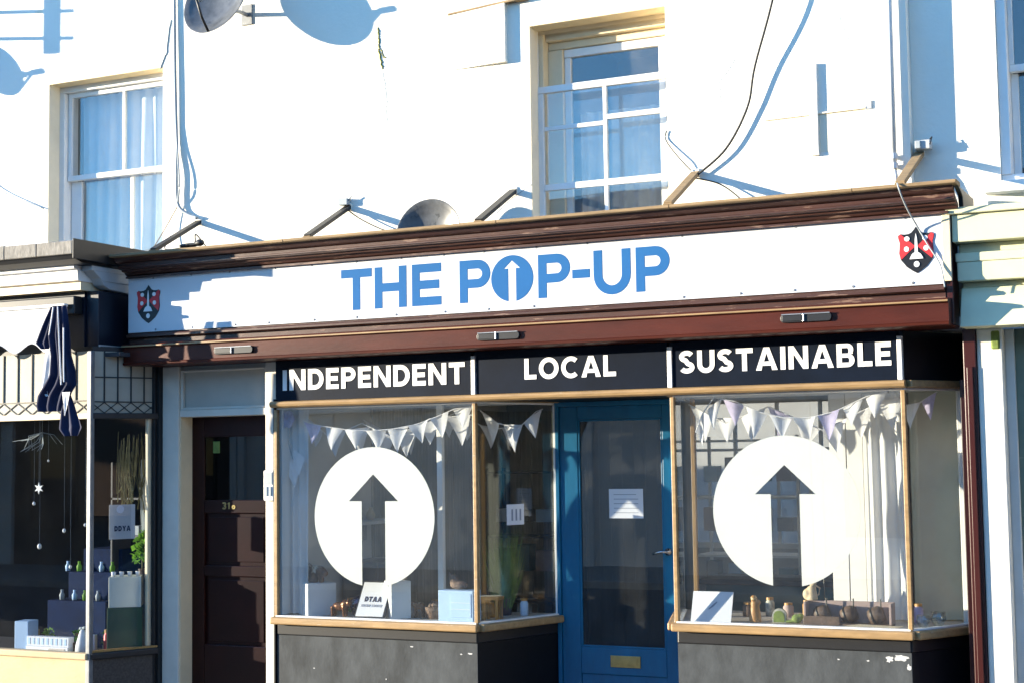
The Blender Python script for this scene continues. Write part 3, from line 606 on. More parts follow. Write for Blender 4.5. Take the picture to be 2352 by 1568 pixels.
# ------------------------------------------------------------------ shop interior
IX0, IX1, IY1 = -2.628, 2.31, 3.7
inn = thing('shop_interior', 'dim grey shop interior behind the bay windows and door', 'room')
B(IX0, IX1, .62, IY1 + .1, GZ, GZ + .05).build('floor', 'shop_floor', inn)
B(IX0 - .08, IX0, -.14, IY1, GZ, 2.344).build('side_wall', 'room_grey', inn)
B(IX1, IX1 + .06, .37, IY1, GZ, 2.344).build('side_wall', 'room_grey', inn)
BW = (-.75, .85, .75, 2.05)
wall_mesh(IX0, IX1, GZ + .051, 2.344, IY1, IY1 + .08, [BW]).build('back_wall', M('room_mid', (.34, .33, .32), .9, .1, 3), inn)
rw = B(BW[0], BW[1], IY1 + .01, IY1 + .05, BW[2] + .001, BW[2] + .05).build('fill_window', 'white_paint', inn)  # window added to let fill light into the shop
for k in range(5): xx = BW[0] + (BW[1] - BW[0] - .03) * k / 4; B(xx, xx + .03, IY1 + .012, IY1 + .048, BW[2] + .051, BW[3] - .001).build('glazing_bar', 'white_paint', rw)  # upright bars of the added fill window
for z in (1.2, 1.62): B(BW[0], BW[1], IY1 + .018, IY1 + .042, z, z + .025).build('glazing_bar', 'white_paint', rw)  # cross bars of the added fill window
B(BW[0], BW[1], IY1 + .028, IY1 + .032, BW[2] + .051, BW[3]).build('pane', GU, rw)  # pane of the added fill window
yw = B(-9, 9, 6.6, 6.8, GZ - .148, 3.4).build('backing_wall', 'opp_grey', None); tag(yw, 'pale grey wall added as bright backing behind the fill window', 'wall')  # wall added as a luminous backing seen through the back opening
B(IX0 + .001, IX0 + .03, -.165, .10, .47, 1.98).build('white_lining', 'room_white', inn)
pl = B(0, .02, 0, .112, 0, 1).build('plank', 'plank_brown', inn); pl.scale.z = 2.38; pl.location = (IX0 + .002, 1.15, GZ + .052)
def clone(o, parent):
    c = o.copy(); COL.objects.link(c); c.parent = parent; return c
for k in range(1, 22):
    c = clone(pl, inn); c.location = (IX0 + .002 + random.uniform(0, .006), 1.15 + k * .116, GZ + .052)
for k in range(0, 16):
    c = clone(pl, inn); c.rotation_euler.z = R(-90); c.location = (IX0 + .04 + k * .116, IY1 - .002 - random.uniform(0, .006), GZ + .052)
# shelving on the left side wall
sh = thing('wall_shelf', 'grey shelf with small ornaments seen through the left arrow', 'shelf')
B(IX0 + .03, IX0 + .30, .35, 1.1, 1.09, 1.115).build('board', 'room_white', sh, .003); B(IX0 + .03, IX0 + .06, .45, .48, .95, 1.089).build('bracket', 'steel', sh); B(IX0 + .03, IX0 + .06, .95, .98, .95, 1.089).build('bracket', 'steel', sh)
cb = thing('cupboard', 'dark grey cupboard under the wall shelf in the left bay', 'cupboard')
B(IX0 + .03, IX0 + .34, .66, 1.12, GZ + .052, .80).build('carcass', 'shelf_dark', cb, .005); B(IX0 + .341, IX0 + .352, .67, .885, GZ + .10, .79).build('door', 'shelf_dark', cb, .004); B(IX0 + .341, IX0 + .352, .895, 1.11, GZ + .10, .79).build('door', 'shelf_dark', cb, .004)
def vase(c, r, h, mat, label):
    o = MB().lathe(c, [(.0001, 0), (r * .6, 0), (r, h * .35), (r * .85, h * .6), (r * .35, h * .82), (r * .45, h), (r * .3, h)], 16).build('vase', mat, None, smooth=True); return tag(o, label, 'vase')
vase((IX0 + .16, .62, 1.116), .05, .13, M('pink', (.55, .06, .12), .4), 'small pink vase on the wall shelf inside')
vase((IX0 + .17, .86, 1.116), .04, .10, 'figure_cream', 'small cream vase on the wall shelf inside')
ps = B(-1.43, -1.385, .08, .12, .46, 1.983).build('timber_post', 'white_paint', None, .004); tag(ps, 'white square post standing inside the left bay', 'post')
# rack with shelves at the back centre
def rack(x0, x1, y0, y1, z0, z1, n, label, mat='shelf_dark'):
    t = thing('shelf_rack', label, 'shelving')
    for a in (x0, x1):
        for b in (y0, y1): B(a - .012, a + .012, b - .012, b + .012, z0, z1).build('upright', mat, t)
    for k in range(n): z = z0 + .1 + (z1 - z0 - .15) * k / (n - 1); B(x0 - .013, x1 + .013, y0 - .013, y1 + .013, z, z + .018).build('shelf', mat, t)
    return t
rack(-.45, .45, 2.9, 3.3, GZ + .052, 1.75, 5, 'dark shelf rack at the back seen in the right bay', 'white_paint')
rack(-2.3, -1.5, 2.6, 2.95, GZ + .052, 1.5, 4, 'dark shelf rack behind the left bay corner pane')
cols = ['teal', 'mauve_card', 'figure_cream', 'box_white', 'shelf_dark', 'box_blue', 'barrel_brown']
cname = dict(zip(cols, ['teal', 'mauve', 'cream', 'white', 'dark grey', 'pale blue', 'dark brown']))
n = 0
for (xs, y, zs) in (((-.35, -.15, .08, .3), 3.08, (.068, .49, .92, 1.34)), ((-2.2, -2.0, -1.8, -1.6), 2.78, (.148, .57, 1.0))):
    for z in zs:
        for xx in xs:
            h = random.uniform(.10, .24); wd = random.uniform(.10, .17); cl = cols[n % 7]; n += 1; where = ('back centre rack' if y > 3 else 'left corner rack'); lev = ['bottom', 'second', 'third', 'top'][zs.index(z)]; pos = ['first', 'second', 'third', 'last'][xs.index(xx)]
            tag(B(xx - wd / 2, xx + wd / 2, y - .07, y + .07, z + .02, z + .02 + h).build('storage_box', cl, None, .004), f'{cname[cl]} box, {pos} from the left, {lev} shelf of the {where}', 'box', 'boxes on the shelf racks')
ct = thing('counter', 'long dark shop counter seen low through the right bay', 'counter')
B(.1, 1.3, 1.5, 2.0, GZ + .052, .62).build('carcass', 'teal', ct, .006); B(.05, 1.35, 1.46, 2.04, .621, .66).build('worktop', 'shelf_dark', ct, .005)
# board partitions in the right bay
wp = thing('partition', 'sunlit white boarded partition inside the right bay', 'partition')
for k in range(4): B(1.36 + k * .111, 1.468 + k * .111, .36 + .003 * (k % 2), .39, .525, 1.982).build('board', 'room_white', wp, .003)
tag(B(1.87, 2.25, .42, .45, .525, 1.982).build('backing_panel', M('panel_greygreen', (.42, .43, .36), .8, .1, 4), None, .003), 'grey green panel behind the right return pane', 'panel')
tag(B(.372, .402, .44, .47, .525, 1.982).build('timber_post', 'wood_amber', None, .004), 'amber wooden post inside the left of the right bay', 'post')
tag(B(2.20, 2.262, .25, .30, .525, 1.98).build('timber_post', 'white_paint', None, .004), 'white painted post at the end of the right return', 'post')

# ------------------------------------------------------------------ bunting
def bunting(name, label, pts, y, nf, size, sag_t=None, lilac=(), seed=1):
    rnd = random.Random(seed); t = thing('bunting', label, 'bunting', 'bunting strings in the windows')
    P = [Vector((a, y + (b[2] if len(b) > 2 else 0), b[1])) for a, b in [(p[0], p) for p in pts]]
    # dense path
    D = []
    for i in range(len(P) - 1):
        for k in range(10): D.append(P[i].lerp(P[i + 1], k / 10))
    D.append(P[-1]); MB().tube(D, .004, 5).build('string', 'flag_white', t)
    L_ = [0]
    for a, b in zip(D[:-1], D[1:]): L_.append(L_[-1] + (b - a).length)
    def pt(s):
        s = max(0, min(L_[-1] - 1e-5, s)); i = max(j for j in range(len(L_)) if L_[j] <= s); i = min(i, len(D) - 2)
        return D[i].lerp(D[i + 1], (s - L_[i]) / max(1e-6, L_[i + 1] - L_[i]))
    st = L_[-1] / nf
    for k in range(nf):
        a = pt(k * st + st * .04); b = pt((k + 1) * st - st * .04); h = size * rnd.uniform(.85, 1.12)
        tip = (a + b) / 2 + Vector((rnd.uniform(-.02, .02), rnd.uniform(-.035, .035), -h)); vs = []; fs = []; N = 6
        for j in range(N + 1):
            v = j / N
            for i in range(N + 1):
                u = i / N; p = (a.lerp(b, u)).lerp(tip, v); p.y += .014 * math.sin(u * 5 + k) * (1 - v) + .012 * math.sin(v * 4 + k * 2); vs.append(p)
        fs = [(j * (N + 1) + i, j * (N + 1) + i + 1, (j + 1) * (N + 1) + i + 1, (j + 1) * (N + 1) + i) for j in range(N) for i in range(N)]
        MB().add(vs, fs).build('flag', 'flag_lilac' if k in lilac else 'flag_white', t, smooth=True)
    return t
bunting('b', 'white triangle bunting sagging across the left bay front', [(-2.45, 1.885), (-2.29, 1.845), (-2.08, 1.815), (-1.88, 1.80), (-1.68, 1.81), (-1.48, 1.84), (-1.32, 1.89), (-1.18, 1.94), (-1.03, 1.955)], -.11, 8, .165, lilac=(0,), seed=3)
bunting('b', 'short white bunting behind the left bay corner pane', [(-1.09, 1.93), (-.96, 1.84), (-.79, 1.80), (-.65, 1.915), (-.60, 1.93)], .12, 3, .18, seed=5)
bunting('b', 'grey shaded bunting hanging deeper in the left bay', [(-2.3, 1.90), (-2.05, 1.78), (-1.75, 1.84), (-1.5, 1.93), (-1.2, 1.80), (-.95, 1.83)], .5, 8, .17, seed=8)
bunting('b', 'lilac and white bunting looped across the right bay front', [(.60, 1.74), (.65, 1.86), (.73, 1.965), (.87, 1.935), (1.02, 1.865), (1.19, 1.822), (1.36, 1.818), (1.52, 1.853), (1.72, 1.94), (1.86, 1.975)], -.11, 9, .17, lilac=(2, 6), seed=11)
bunting('b', 'lilac tinged bunting behind the right return pane', [(1.83, 1.975), (1.88, 1.88), (2.00, 1.90), (2.11, 1.965)], .12, 3, .14, lilac=(2,), seed=14)
bunting('b', 'limp pale bunting low behind the left bay flags', [(-2.52, 1.93), (-2.30, 1.76), (-2.02, 1.86), (-1.75, 1.75), (-1.45, 1.88), (-1.10, 1.90)], .02, 7, .19, seed=21)
bunting('b', 'limp pale bunting low behind the right bay flags', [(.50, 1.93), (.75, 1.80), (1.05, 1.90), (1.40, 1.74), (1.75, 1.90), (1.93, 1.95)], .05, 8, .19, lilac=(3,), seed=23)
for k, (xa, xb, y, lab) in enumerate(((-2.595, -2.43, -.06, 'white muslin drape at the left end of the left bay'), (1.62, 1.86, .28, 'white muslin drape beside the boarded partition'))):
    tag(cloth_sheet(xa, xb, .47 if k == 0 else .53, 1.97, y, .018, 3, 40, 10, ph=k).build('drape', 'curtain', None, smooth=True), lab, 'drape')
fl = thing('cloth_flower', 'lilac cloth flower hung in the left bay corner', 'ornament')
for k in range(6):
    a = k * math.pi / 3; MB().ell((-2.575 + .035 * math.cos(a), -.13, 1.90 + .035 * math.sin(a)), (.034, .012, .034), 10, 6).build('petal', 'flag_lilac', fl, smooth=True)
MB().tube([(-2.575, -.12, 1.87), (-2.57, -.12, 1.72), (-2.53, -.12, 1.60)], .004, 5).build('stalk', 'cable_grey', fl)
for i, (xx, z) in enumerate(((-2.56, 1.50), (-2.52, 1.58))): tag(MB().add([(xx, -.12, z + .1), (xx + .08, -.10, z + .03), (xx + .05, -.13, z - .10), (xx - .01, -.12, z - .02)], [(0, 1, 2), (0, 2, 3)]).build('paper_leaf', 'flag_white', None), ['lower', 'upper'][i] + ' white paper leaf hanging at the left bay edge', 'ornament')

# ------------------------------------------------------------------ things displayed in the left bay (floor at z .46)
ZL = .460
def rbox(name, mat, cx, cy, w_, d_, z0, h, rot, label, cat='box', bv=.004):
    o = B(-w_ / 2, w_ / 2, -d_ / 2, d_ / 2, 0, h).build(name, mat, None, bv); o.location = (cx, cy, z0); o.rotation_euler.z = R(rot); return tag(o, label, cat)
rbox('display_plinth', 'box_white', -2.395, -.01, .22, .22, ZL, .235, -38, 'white cube plinth under the animal head at the left')
rbox('display_plinth', 'box_white', -1.70, -.03, .15, .15, ZL, .265, -40, 'white plinth behind the framed sign')
hc = thing('animal_figurine', 'brown and cream animal head figurine on the left plinth', 'figurine')
blob([('e', (-2.40, .05, .76), (.045, .04, .06)), ('e', (-2.35, .04, .785), (.055, .035, .035)), ('e', (-2.30, .03, .765), (.03, .026, .028)), ('t', [(-2.42, .05, .80), (-2.45, .045, .835)], [.02, .008]), ('t', [(-2.41, .05, .695), (-2.40, .05, .76)], [.04, .035]), ('t', [(-2.33, .04, .695), (-2.335, .04, .76)], [.02, .025])], 'body', 'figure_brown', hc, .007).location = (-.02, -.06, 0)
bu = thing('bull_figurine', 'bronze bull figurine standing in front of the dark bag', 'figurine')
bx, by = -2.15, -.09
blob([('e', (bx, by, .535), (.062, .028, .032)), ('e', (bx + .05, by, .55), (.036, .03, .036)), ('e', (bx + .085, by - .01, .56), (.024, .018, .022)), ('t', [(bx + .085, by - .03, .575), (bx + .1, by - .045, .60)], [.008, .004]), ('t', [(bx + .085, by + .01, .575), (bx + .1, by + .03, .60)], [.008, .004])]
     + [('t', [(bx + dx, by + dy, .535), (bx + dx * 1.05, by + dy, .461)], [.016, .010]) for dx in (-.05, .045) for dy in (-.017, .017)], 'body', 'figure_bronze', bu, .005)
bg_ = blob([('e', (-2.04, .03, .535), (.10, .06, .075)), ('e', (-1.99, .03, .60), (.055, .04, .05)), ('t', [(-2.1, .03, .50), (-1.95, .03, .50)], .045)], 'handbag', 'purple_gloss', None, .01); tag(bg_, 'glossy dark purple bag slumped beside the bull', 'bag')
fr = thing('framed_sign', 'black framed white card leaning in the left bay', 'sign')
def leaning(par, x0, x1, z0, z1, y, sh, nm, mat, d=.008, inset=0):
    return flat([[(x0 + inset, z0 + inset), (x1 - inset, z0 + inset), (x1 - inset, z1 - inset), (x0 + inset, z1 - inset)]], d, nm, mat, par, 0, 0, 0)
f1 = leaning(fr, -.125, .125, 0, .29, 0, 0, 'frame', 'black', .014); f2 = leaning(fr, -.125, .125, 0, .29, 0, 0, 'card', 'paper', .004, .013); f2.location.y = -.005
w0 = list(COL.objects); word('DTAA', -.07, .07, .125, .165, -.0055, 'ink', fr, .002, s=.26, gap=.16)
for k, (a, b) in enumerate(((-.085, -.06), (-.055, -.03), (-.024, -.012), (.0, .03), (.034, .05), (.054, .085))): flat([[(a, .085), (b, .085), (b, .104), (a, .104)]], .002, 'print_mark', 'paper_line', fr, 0, -.0075, 0)
fr.location = (-1.862, -.165, ZL + .006); fr.rotation_euler = (R(-30), 0, 0)
ca = thing('basket', 'brown woven basket low beside the pale blue case', 'basket')
MB().lathe((-1.43, .03, ZL), [(.0001, 0), (.055, 0), (.075, .06), (.08, .085), (.07, .085), (.06, .02), (.0001, .02)], 18).build('bowl', 'basket', ca, smooth=True)
for k in range(9): MB().ell((-1.43 + random.uniform(-.045, .045), .03 + random.uniform(-.045, .045), ZL + .085 + random.uniform(0, .02)), (.022, .022, .018), 8, 5).build('pine_cone', 'basket', ca)
bc = thing('blue_case', 'pale blue panelled case at the right of the left bay', 'case')
B(-1.32, -1.045, -.12, .0, ZL, ZL + .215).build('body', 'box_blue', bc, .004); B(-1.222, -1.06, -.1235, -.1202, ZL + .03, ZL + .195).build('panel', 'box_blue', bc, .003)
for z in (.085, .13): B(-1.215, -1.067, -.1255, -.1237, ZL + z, ZL + z + .003).build('panel_line', 'paper', bc)
fu = blob([('e', (-1.20, -.03, .705), (.07, .045, .03)), ('e', (-1.24, -.03, .735), (.035, .03, .045)), ('t', [(-1.26, -.03, .76), (-1.275, -.03, .80)], [.016, .005])], 'animal_figurine', 'basket', None, .007); tag(fu, 'shaggy brown animal figurine on top of the blue case', 'figurine')
cf = blob([('e', (-1.80, .12, .77), (.028, .026, .045)), ('t', [(-1.80, .12, .70), (-1.80, .12, .77)], [.03, .022])], 'figurine', 'figure_cream', None, .006); cf.location = (.10, -.07, .03); tag(cf, 'small cream figure standing on the plinth behind the sign', 'figurine')
c2 = blob([('e', (-1.55, .02, .545), (.045, .025, .026)), ('e', (-1.595, .01, .56), (.022, .018, .018))] + [('t', [(-1.55 + dx, .02 + dy, .54), (-1.55 + dx, .02 + dy, .461)], .008) for dx in (-.03, .03) for dy in (-.015, .015)], 'cow_figurine', 'figure_brown', None, .005); tag(c2, 'small brown cow figurine right of the framed sign', 'figurine')
# side notices and low table seen through the corner pane
def notice(name, label, x0, x1, z0, z1, y, nl, mat='paper', rz=0):
    t = thing(name, label, 'notice'); B(0, x1 - x0, 0, .002, 0, z1 - z0).build('sheet', mat, t); H = z1 - z0; W = x1 - x0
    for k in range(nl):
        z = H * (.80 - .62 * k / max(1, nl - 1)); B(W * .14, W * (.86 if k else .8), -.0018, -.0004, z, z + .004).build('ruled_line', 'paper_line', t)
    t.location = (x0, y, z0); t.rotation_euler.z = R(rz); return t
notice('notice', 'white printed notice on the blue shop door glass', -.292, -.032, 1.152, 1.36, .560, 5)
no = notice('notice', 'small white sheet on the left bay corner pane', 0, .17, 0, .145, 0, 0, rz=70); no.location = (-.875, .085, 1.12)
for k in range(3): B(.045 + .04 * k, .06 + .04 * k, -.0018, -.0004, .03, .11).build('print_mark', 'paper_line', no)
tb = thing('toy_table', 'small yellow wooden stool behind the left bay corner pane', 'stool')
B(-1.06, -.92, .02, .12, .60, .625).build('top', 'wood_amber', tb, .004)
for a in (-1.05, -.95):
    for b in (.03, .095): B(a, a + .02, b, b + .02, .461, .599).build('leg', 'wood_amber', tb)
dg = thing('grass_bunch', 'bunch of yellow green dried grass behind the corner pane', 'plant')
mb = MB()
for k in range(420):
    a = random.uniform(0, 6.28); r0 = random.uniform(0, .04); sp = random.uniform(.02, .16); h = random.uniform(.30, .66); x, y = -1.06 + r0 * math.cos(a), .40 + r0 * math.sin(a)
    mb.add([(x, y, .463), (x + .006, y + .004, .463), (x + sp * math.cos(a), y + sp * math.sin(a), .463 + h)], [(0, 1, 2)])
g = mb.build('blades', 'moss', dg); MB().lathe((-1.06, .40, .4605), [(.0001, 0), (.05, 0), (.065, .12), (.055, .12), (.045, .01), (.0001, .01)], 14).build('pot', 'barrel_brown', dg, smooth=True)

# ------------------------------------------------------------------ things displayed in the right bay (floor at z .52)
ZR = .520
bk = thing('card_stand', 'white card propped on the right bay floor at left', 'card')
B(-.135, .135, 0, .006, 0, .20).build('card', 'paper', bk); B(-.05, .05, .0065, .010, .01, .16).build('easel_back', 'box_white', bk); flat([[(-.02, .08), (.01, .10), (.035, .13), (.03, .135), (.0, .11), (-.022, .085)]], .001, 'print_mark', 'paper_line', bk, 0, -.0014, 0)
bk.location = (.68, -.135, ZR + .003); bk.rotation_euler = (R(-20), 0, 0)
wf = blob([('t', [(.945, -.03, ZR + .002), (.945, -.03, ZR + .10)], [.042, .030]), ('e', (.945, -.03, ZR + .115), (.030, .026, .028)), ('e', (.940, -.035, ZR + .150), (.022, .022, .024)), ('e', (.970, -.03, ZR + .125), (.014, .014, .02))], 'wooden_figurine', M('wood_two_tone', (.40, .19, .05), .5, .45, 9, chip=(.74, .56, .3), thr=.55, cscale=8), None, .006); tag(wf, 'carved brown and cream wooden figurine on the right bay floor', 'figurine')
ar = thing('arched_ornament', 'small arched patterned stone ornament in the right bay', 'ornament')
ap = [(-.045, 0), (.045, 0), (.045, .045)] + arc(0, .045, .045, .045, 0, 180, 12)[1:]
flat([ap], .03, 'body', 'stone_pattern', ar, 1.105, -.04, ZR + .002); flat([[(a * .8, b * .8 + .004) for a, b in ap]], .003, 'face', 'moss', ar, 1.105, -.0435, ZR + .002)
mo = blob([('e', (1.215, -.02, ZR + .03), (.035, .03, .03)), ('e', (1.24, -.02, ZR + .045), (.022, .02, .02)), ('e', (1.17, -.03, ZR + .012), (.05, .015, .010))], 'moss_clump', 'moss', None, .006); tag(mo, 'small green moss clump beside the arched ornament', 'ornament')
jg = thing('jug', 'cream pitcher perched at the left end of the tray', 'jug')
blob([('t', [(1.30, .04, .665), (1.30, .04, .75)], [.04, .026]), ('e', (1.272, .035, .70), (.03, .03, .038)), ('t', [(1.30, .04, .75), (1.325, .04, .775)], [.022, .012])], 'body', 'figure_cream', jg, .006); MB().tube([(1.325, .04, .755), (1.352, .04, .74), (1.345, .04, .70), (1.325, .04, .69)], .006, 6).build('handle', 'figure_cream', jg)
tr = thing('tray', 'brown tray box with three arched divisions in the right bay', 'tray')
B(1.27, 1.82, .035, .055, ZR, .664).build('back', 'mauve_card', tr, .003); B(1.27, 1.82, -.06, .034, ZR, ZR + .012).build('base', 'barrel_brown', tr, .003)
for a in (1.27, 1.806): B(a, a + .014, -.06, .034, ZR + .0125, .66).build('end', 'mauve_card', tr, .002)
B(1.27, 1.50, -.068, -.0605, ZR, ZR + .055).build('front', 'barrel_brown', tr, .003)
for k, xx in enumerate((1.375, 1.545, 1.715)):
    b = thing('barrel', ['left', 'middle', 'right'][k] + ' small round brown barrel in the tray', 'barrel', 'barrels in the tray')
    MB().lathe((xx, .0, ZR + .065), [(.0001, -.045), (.042, -.045), (.052, -.02), (.054, 0), (.052, .02), (.042, .045), (.0001, .045)], 18, Matrix.Rotation(R(70), 3, 'Y')).build('body', 'barrel_brown', b, smooth=True)
    MB().lathe((xx, .0, ZR + .065), [(.0525, -.026), (.0555, -.024), (.0555, -.014), (.0535, -.012)], 18, Matrix.Rotation(R(70), 3, 'Y')).build('hoop', 'black', b, smooth=True)
    MB().tube([(xx + .03, -.01, ZR + .07), (xx + .03, -.012, ZR + .165)], .005, 6).build('rod', 'black', b)
MB().tube([(1.37, .08, ZR), (1.37, .08, .80)], .004, 6).build('rod', 'black', tr)
cc = MB().add([(1.52, -.155, ZR + .006), (1.84, -.165, ZR + .004), (1.90, -.10, ZR + .012), (1.62, -.085, ZR + .016), (1.52, -.157, ZR + .003), (1.84, -.167, ZR + .001), (1.90, -.10, ZR + .009), (1.62, -.085, ZR + .013)], [(0, 1, 2, 3), (7, 6, 5, 4), (0, 4, 5, 1), (1, 5, 6, 2), (2, 6, 7, 3), (3, 7, 4, 0)]).build('card_sheet', 'cream_paint', None); tag(cc, 'loose cream card lying in front of the tray', 'card')
for i, (xx, yy, r) in enumerate(((2.01, -.06, .042), (2.08, .06, .048))):
    tag(MB().lathe((xx, yy, ZR + .002), [(.0001, 0), (r * .5, 0), (r, r * .9), (r * .9, r * 1.9), (r * .84, r * 1.9), (r * .93, r * .9), (r * .45, .006), (.0001, .006)], 20).build('glass_bowl', glass('bowl_glass', (.86, .9, .9), .12), None, smooth=True), ['front', 'rear'][i] + ' clear glass bowl behind the right return pane', 'bowl', 'glass bowls')

# ------------------------------------------------------------------ satellite dishes, cables, pipes on the wall
def dish(name, label, c, r, yaw, mountx, wallz, feed=1.1, tilt=72):
    t = thing('satellite_dish', label, 'satellite dish', 'satellite dishes on the front wall'); rot = Matrix.Rotation(R(yaw), 3, 'Z') @ Matrix.Rotation(R(tilt), 3, 'X')
    prof = [(.0001, .0)] + [(r * k / 8, .16 * r * (k / 8) ** 2 * 2) for k in range(1, 9)] + [(r * 1.015, .32 * r), (r * 1.0, .305 * r)] + [(r * k / 8, .16 * r * (k / 8) ** 2 * 2 - .006) for k in range(7, 0, -1)] + [(.0001, -.006)]
    d = Vector(c); MB().lathe(c, prof, 40, rot).build('reflector', 'dish_grey', t, smooth=True)
    ax = rot @ Vector((0, 0, 1)); f = d + ax * r * feed + Vector((0, 0, -r * .35)); base = d + rot @ Vector((0, -r * .96, .29 * r))
    MB().tube([base, base.lerp(f, .5) + Vector((0, 0, -.03)), f], .010, 8).build('feed_arm', 'black', t, smooth=True)
    MB().lathe(f, [(.0001, -.05), (.026, -.05), (.026, .0), (.018, .012), (.018, .04), (.03, .045), (.03, .065), (.0001, .065)], 14, rot @ Matrix.Rotation(R(180), 3, 'X')).build('receiver_head', 'cable_grey', t, smooth=True)
    MB().tube([d - ax * .01, d - ax * .07, (mountx, -.10, wallz), (mountx, -.004, wallz)], .017, 8).build('wall_arm', 'steel', t)
    B(mountx - .05, mountx + .05, -.012, .002, wallz - .08, wallz + .08).build('wall_plate', 'steel', t, .003)
    return t
dish('d', 'grey satellite dish cut by the top edge, left of centre', (-3.06, -.25, 5.075), .305, -5, -3.02, 5.05)
dish('d', 'grey satellite dish half hidden behind the brown cornice', (-1.285, -.205, 3.155), .25, 3, -1.22, 3.12, .5, 82)
dish('d', 'satellite dish on the left house beyond the frame', (-6.42, -.30, 5.02), .23, 0, -6.4, 4.95)
wbk = thing('wall_bracket', 'steel sign bracket on the left house beyond the frame', 'bracket')
for z in (5.53, 5.30): MB().bar((-6.35, 0, z), (-6.35, -.70, z + .0), .03, .03).build('arm', 'steel', wbk)
B(-6.38, -6.32, -.63, -.57, 5.17, 5.9).build('upright', 'steel', wbk)
def cable(label, pts, r, mat='cable_black', name='cable', cat='cable'):
    P = [Vector(p) for p in pts]; D = []
    for i in range(len(P) - 1):
        a, b = P[i], P[i + 1]; pa = P[i - 1] if i else a; nb = P[i + 2] if i + 2 < len(P) else b
        for k in range(8):
            t = k / 8; D.append(.5 * ((2 * a) + (b - pa) * t + (2 * pa - 5 * a + 4 * b - nb) * t * t + (3 * a - pa - 3 * b + nb) * t ** 3))
    D.append(P[-1]); return tag(MB().tube(D, r, 7).build(name, mat, None, smooth=True), label, cat)
cable('thick grey cable running down beside the left upper window', [(-3.72, -.02, 6.2), (-3.712, -.02, 5.3), (-3.70, -.022, 4.6), (-3.685, -.02, 4.1), (-3.675, -.035, 3.85), (-3.665, -.03, 3.62), (-3.58, -.02, 3.53), (-3.48, -.03, 3.49)], .013, 'cable_grey')
cable('thin grey cable bowing beside the thick one', [(-3.70, -.02, 4.4), (-3.675, -.03, 4.1), (-3.64, -.05, 3.85), (-3.64, -.05, 3.70), (-3.67, -.03, 3.61)], .007, 'cable_grey')
cable('long black cable curving down the wall to the fourth stay', [(1.36, -.10, 5.2), (1.19, -.10, 4.53), (1.05, -.065, 4.12), (.985, -.04, 3.86), (.83, -.035, 3.60), (.62, -.03, 3.44)], .008)
cable('thin wire sagging below the second stay', [(-2.11, -.04, 3.45), (-1.98, -.05, 3.36), (-1.80, -.06, 3.27), (-1.62, -.10, 3.21)], .005)
cable('thin wire sagging below the fourth stay', [(.60, -.02, 3.43), (.78, -.03, 3.37), (.92, -.05, 3.26), (.95, -.05, 3.21)], .005)
cable('tangled black wire under the first stay', [(-3.52, -.30, 3.32), (-3.56, -.32, 3.22), (-3.40, -.35, 3.21), (-3.30, -.30, 3.24), (-3.36, -.2, 3.33), (-3.22, -.25, 3.215)], .005)
cable('curly wire end at the top of the fourth stay', [(.58, -.02, 3.48), (.52, -.03, 3.55), (.44, -.02, 3.65), (.40, -.01, 3.72), (.41, -.01, 3.77)], .004)
cable('diagonal wire from the thick cable to the cornice', [(-3.67, -.02, 3.61), (-3.78, -.05, 3.42), (-3.86, -.10, 3.26)], .004, 'weathered_timber')
cable('diagonal telephone wire on the left house wall', [(-5.9, -.05, 4.13), (-5.55, -.03, 3.90), (-5.06, -.012, 3.70)], .005, 'cable_grey')
cable('loose wire over the right crest of the sign', [(2.05, -.59, 3.172), (2.065, -.60, 3.12), (2.085, -.50, 3.03), (2.12, -.375, 2.93), (2.17, -.368, 2.83), (2.24, -.37, 2.70), (2.27, -.40, 2.56)], .005, 'cable_grey')
wt = blob([('e', (-3.30, -.36, 3.222), (.10, .04, .018)), ('e', (-3.20, -.36, 3.235), (.04, .03, .03))], 'dead_leaves', 'black', None, .012); tag(wt, 'dark clump of debris on the cornice by the first stay', 'debris')
dp = thing('downpipe', 'white downpipe at the joint of the two houses', 'downpipe')
MB().tube([(1.925, -.045, 6.6), (1.925, -.045, 4.5), (1.922, -.045, 3.36)], .021, 12).build('pipe', 'pipe_white', dp, smooth=True)
for z in (3.42, 3.36, 5.4): MB().lathe((1.922, -.045, z), [(.0215, 0), (.029, 0), (.029, .035), (.0215, .035)], 14).build('collar', 'pipe_white', dp); B(1.905, 1.94, -.03, .002, z + .005, z + .03).build('clip', 'steel', dp)
MB().tube([(1.922, -.045, 3.36), (1.935, -.06, 3.30), (1.94, -.08, 3.18)], .017, 10).build('shoe', 'pipe_white', dp, smooth=True)
jb = thing('junction_box', 'weathered grey plastic box on top of the right stay', 'junction box')
B(2.045, 2.145, .0, .07, 3.475, 3.535).build('case', 'grey_paint', jb, .008); B(2.05, 2.085, -.015, .0, 3.48, 3.53).build('lid', 'cable_grey', jb, .004); MB().tube([(2.13, .03, 3.53), (2.15, .02, 3.55), (2.14, .0, 3.50)], .005).build('tail', 'cable_black', jb)
gb = thing('junction_box', 'small pale plastic fitting on top of the second stay', 'junction box')
B(-2.17, -2.09, -.05, .0, 3.475, 3.525).build('case', 'cable_grey', gb, .006); MB().tube([(-2.10, -.03, 3.50), (-2.06, -.04, 3.535)], .006).build('tail', 'cable_grey', gb)

# ------------------------------------------------------------------ left neighbour's shopfront
ls = thing('shopfront', 'neighbouring shopfront at the left with grey slate cornice', 'shopfront')
E0, E1, E2 = (-11., -.65), (-3.985, -.65), (-3.735, -.185)
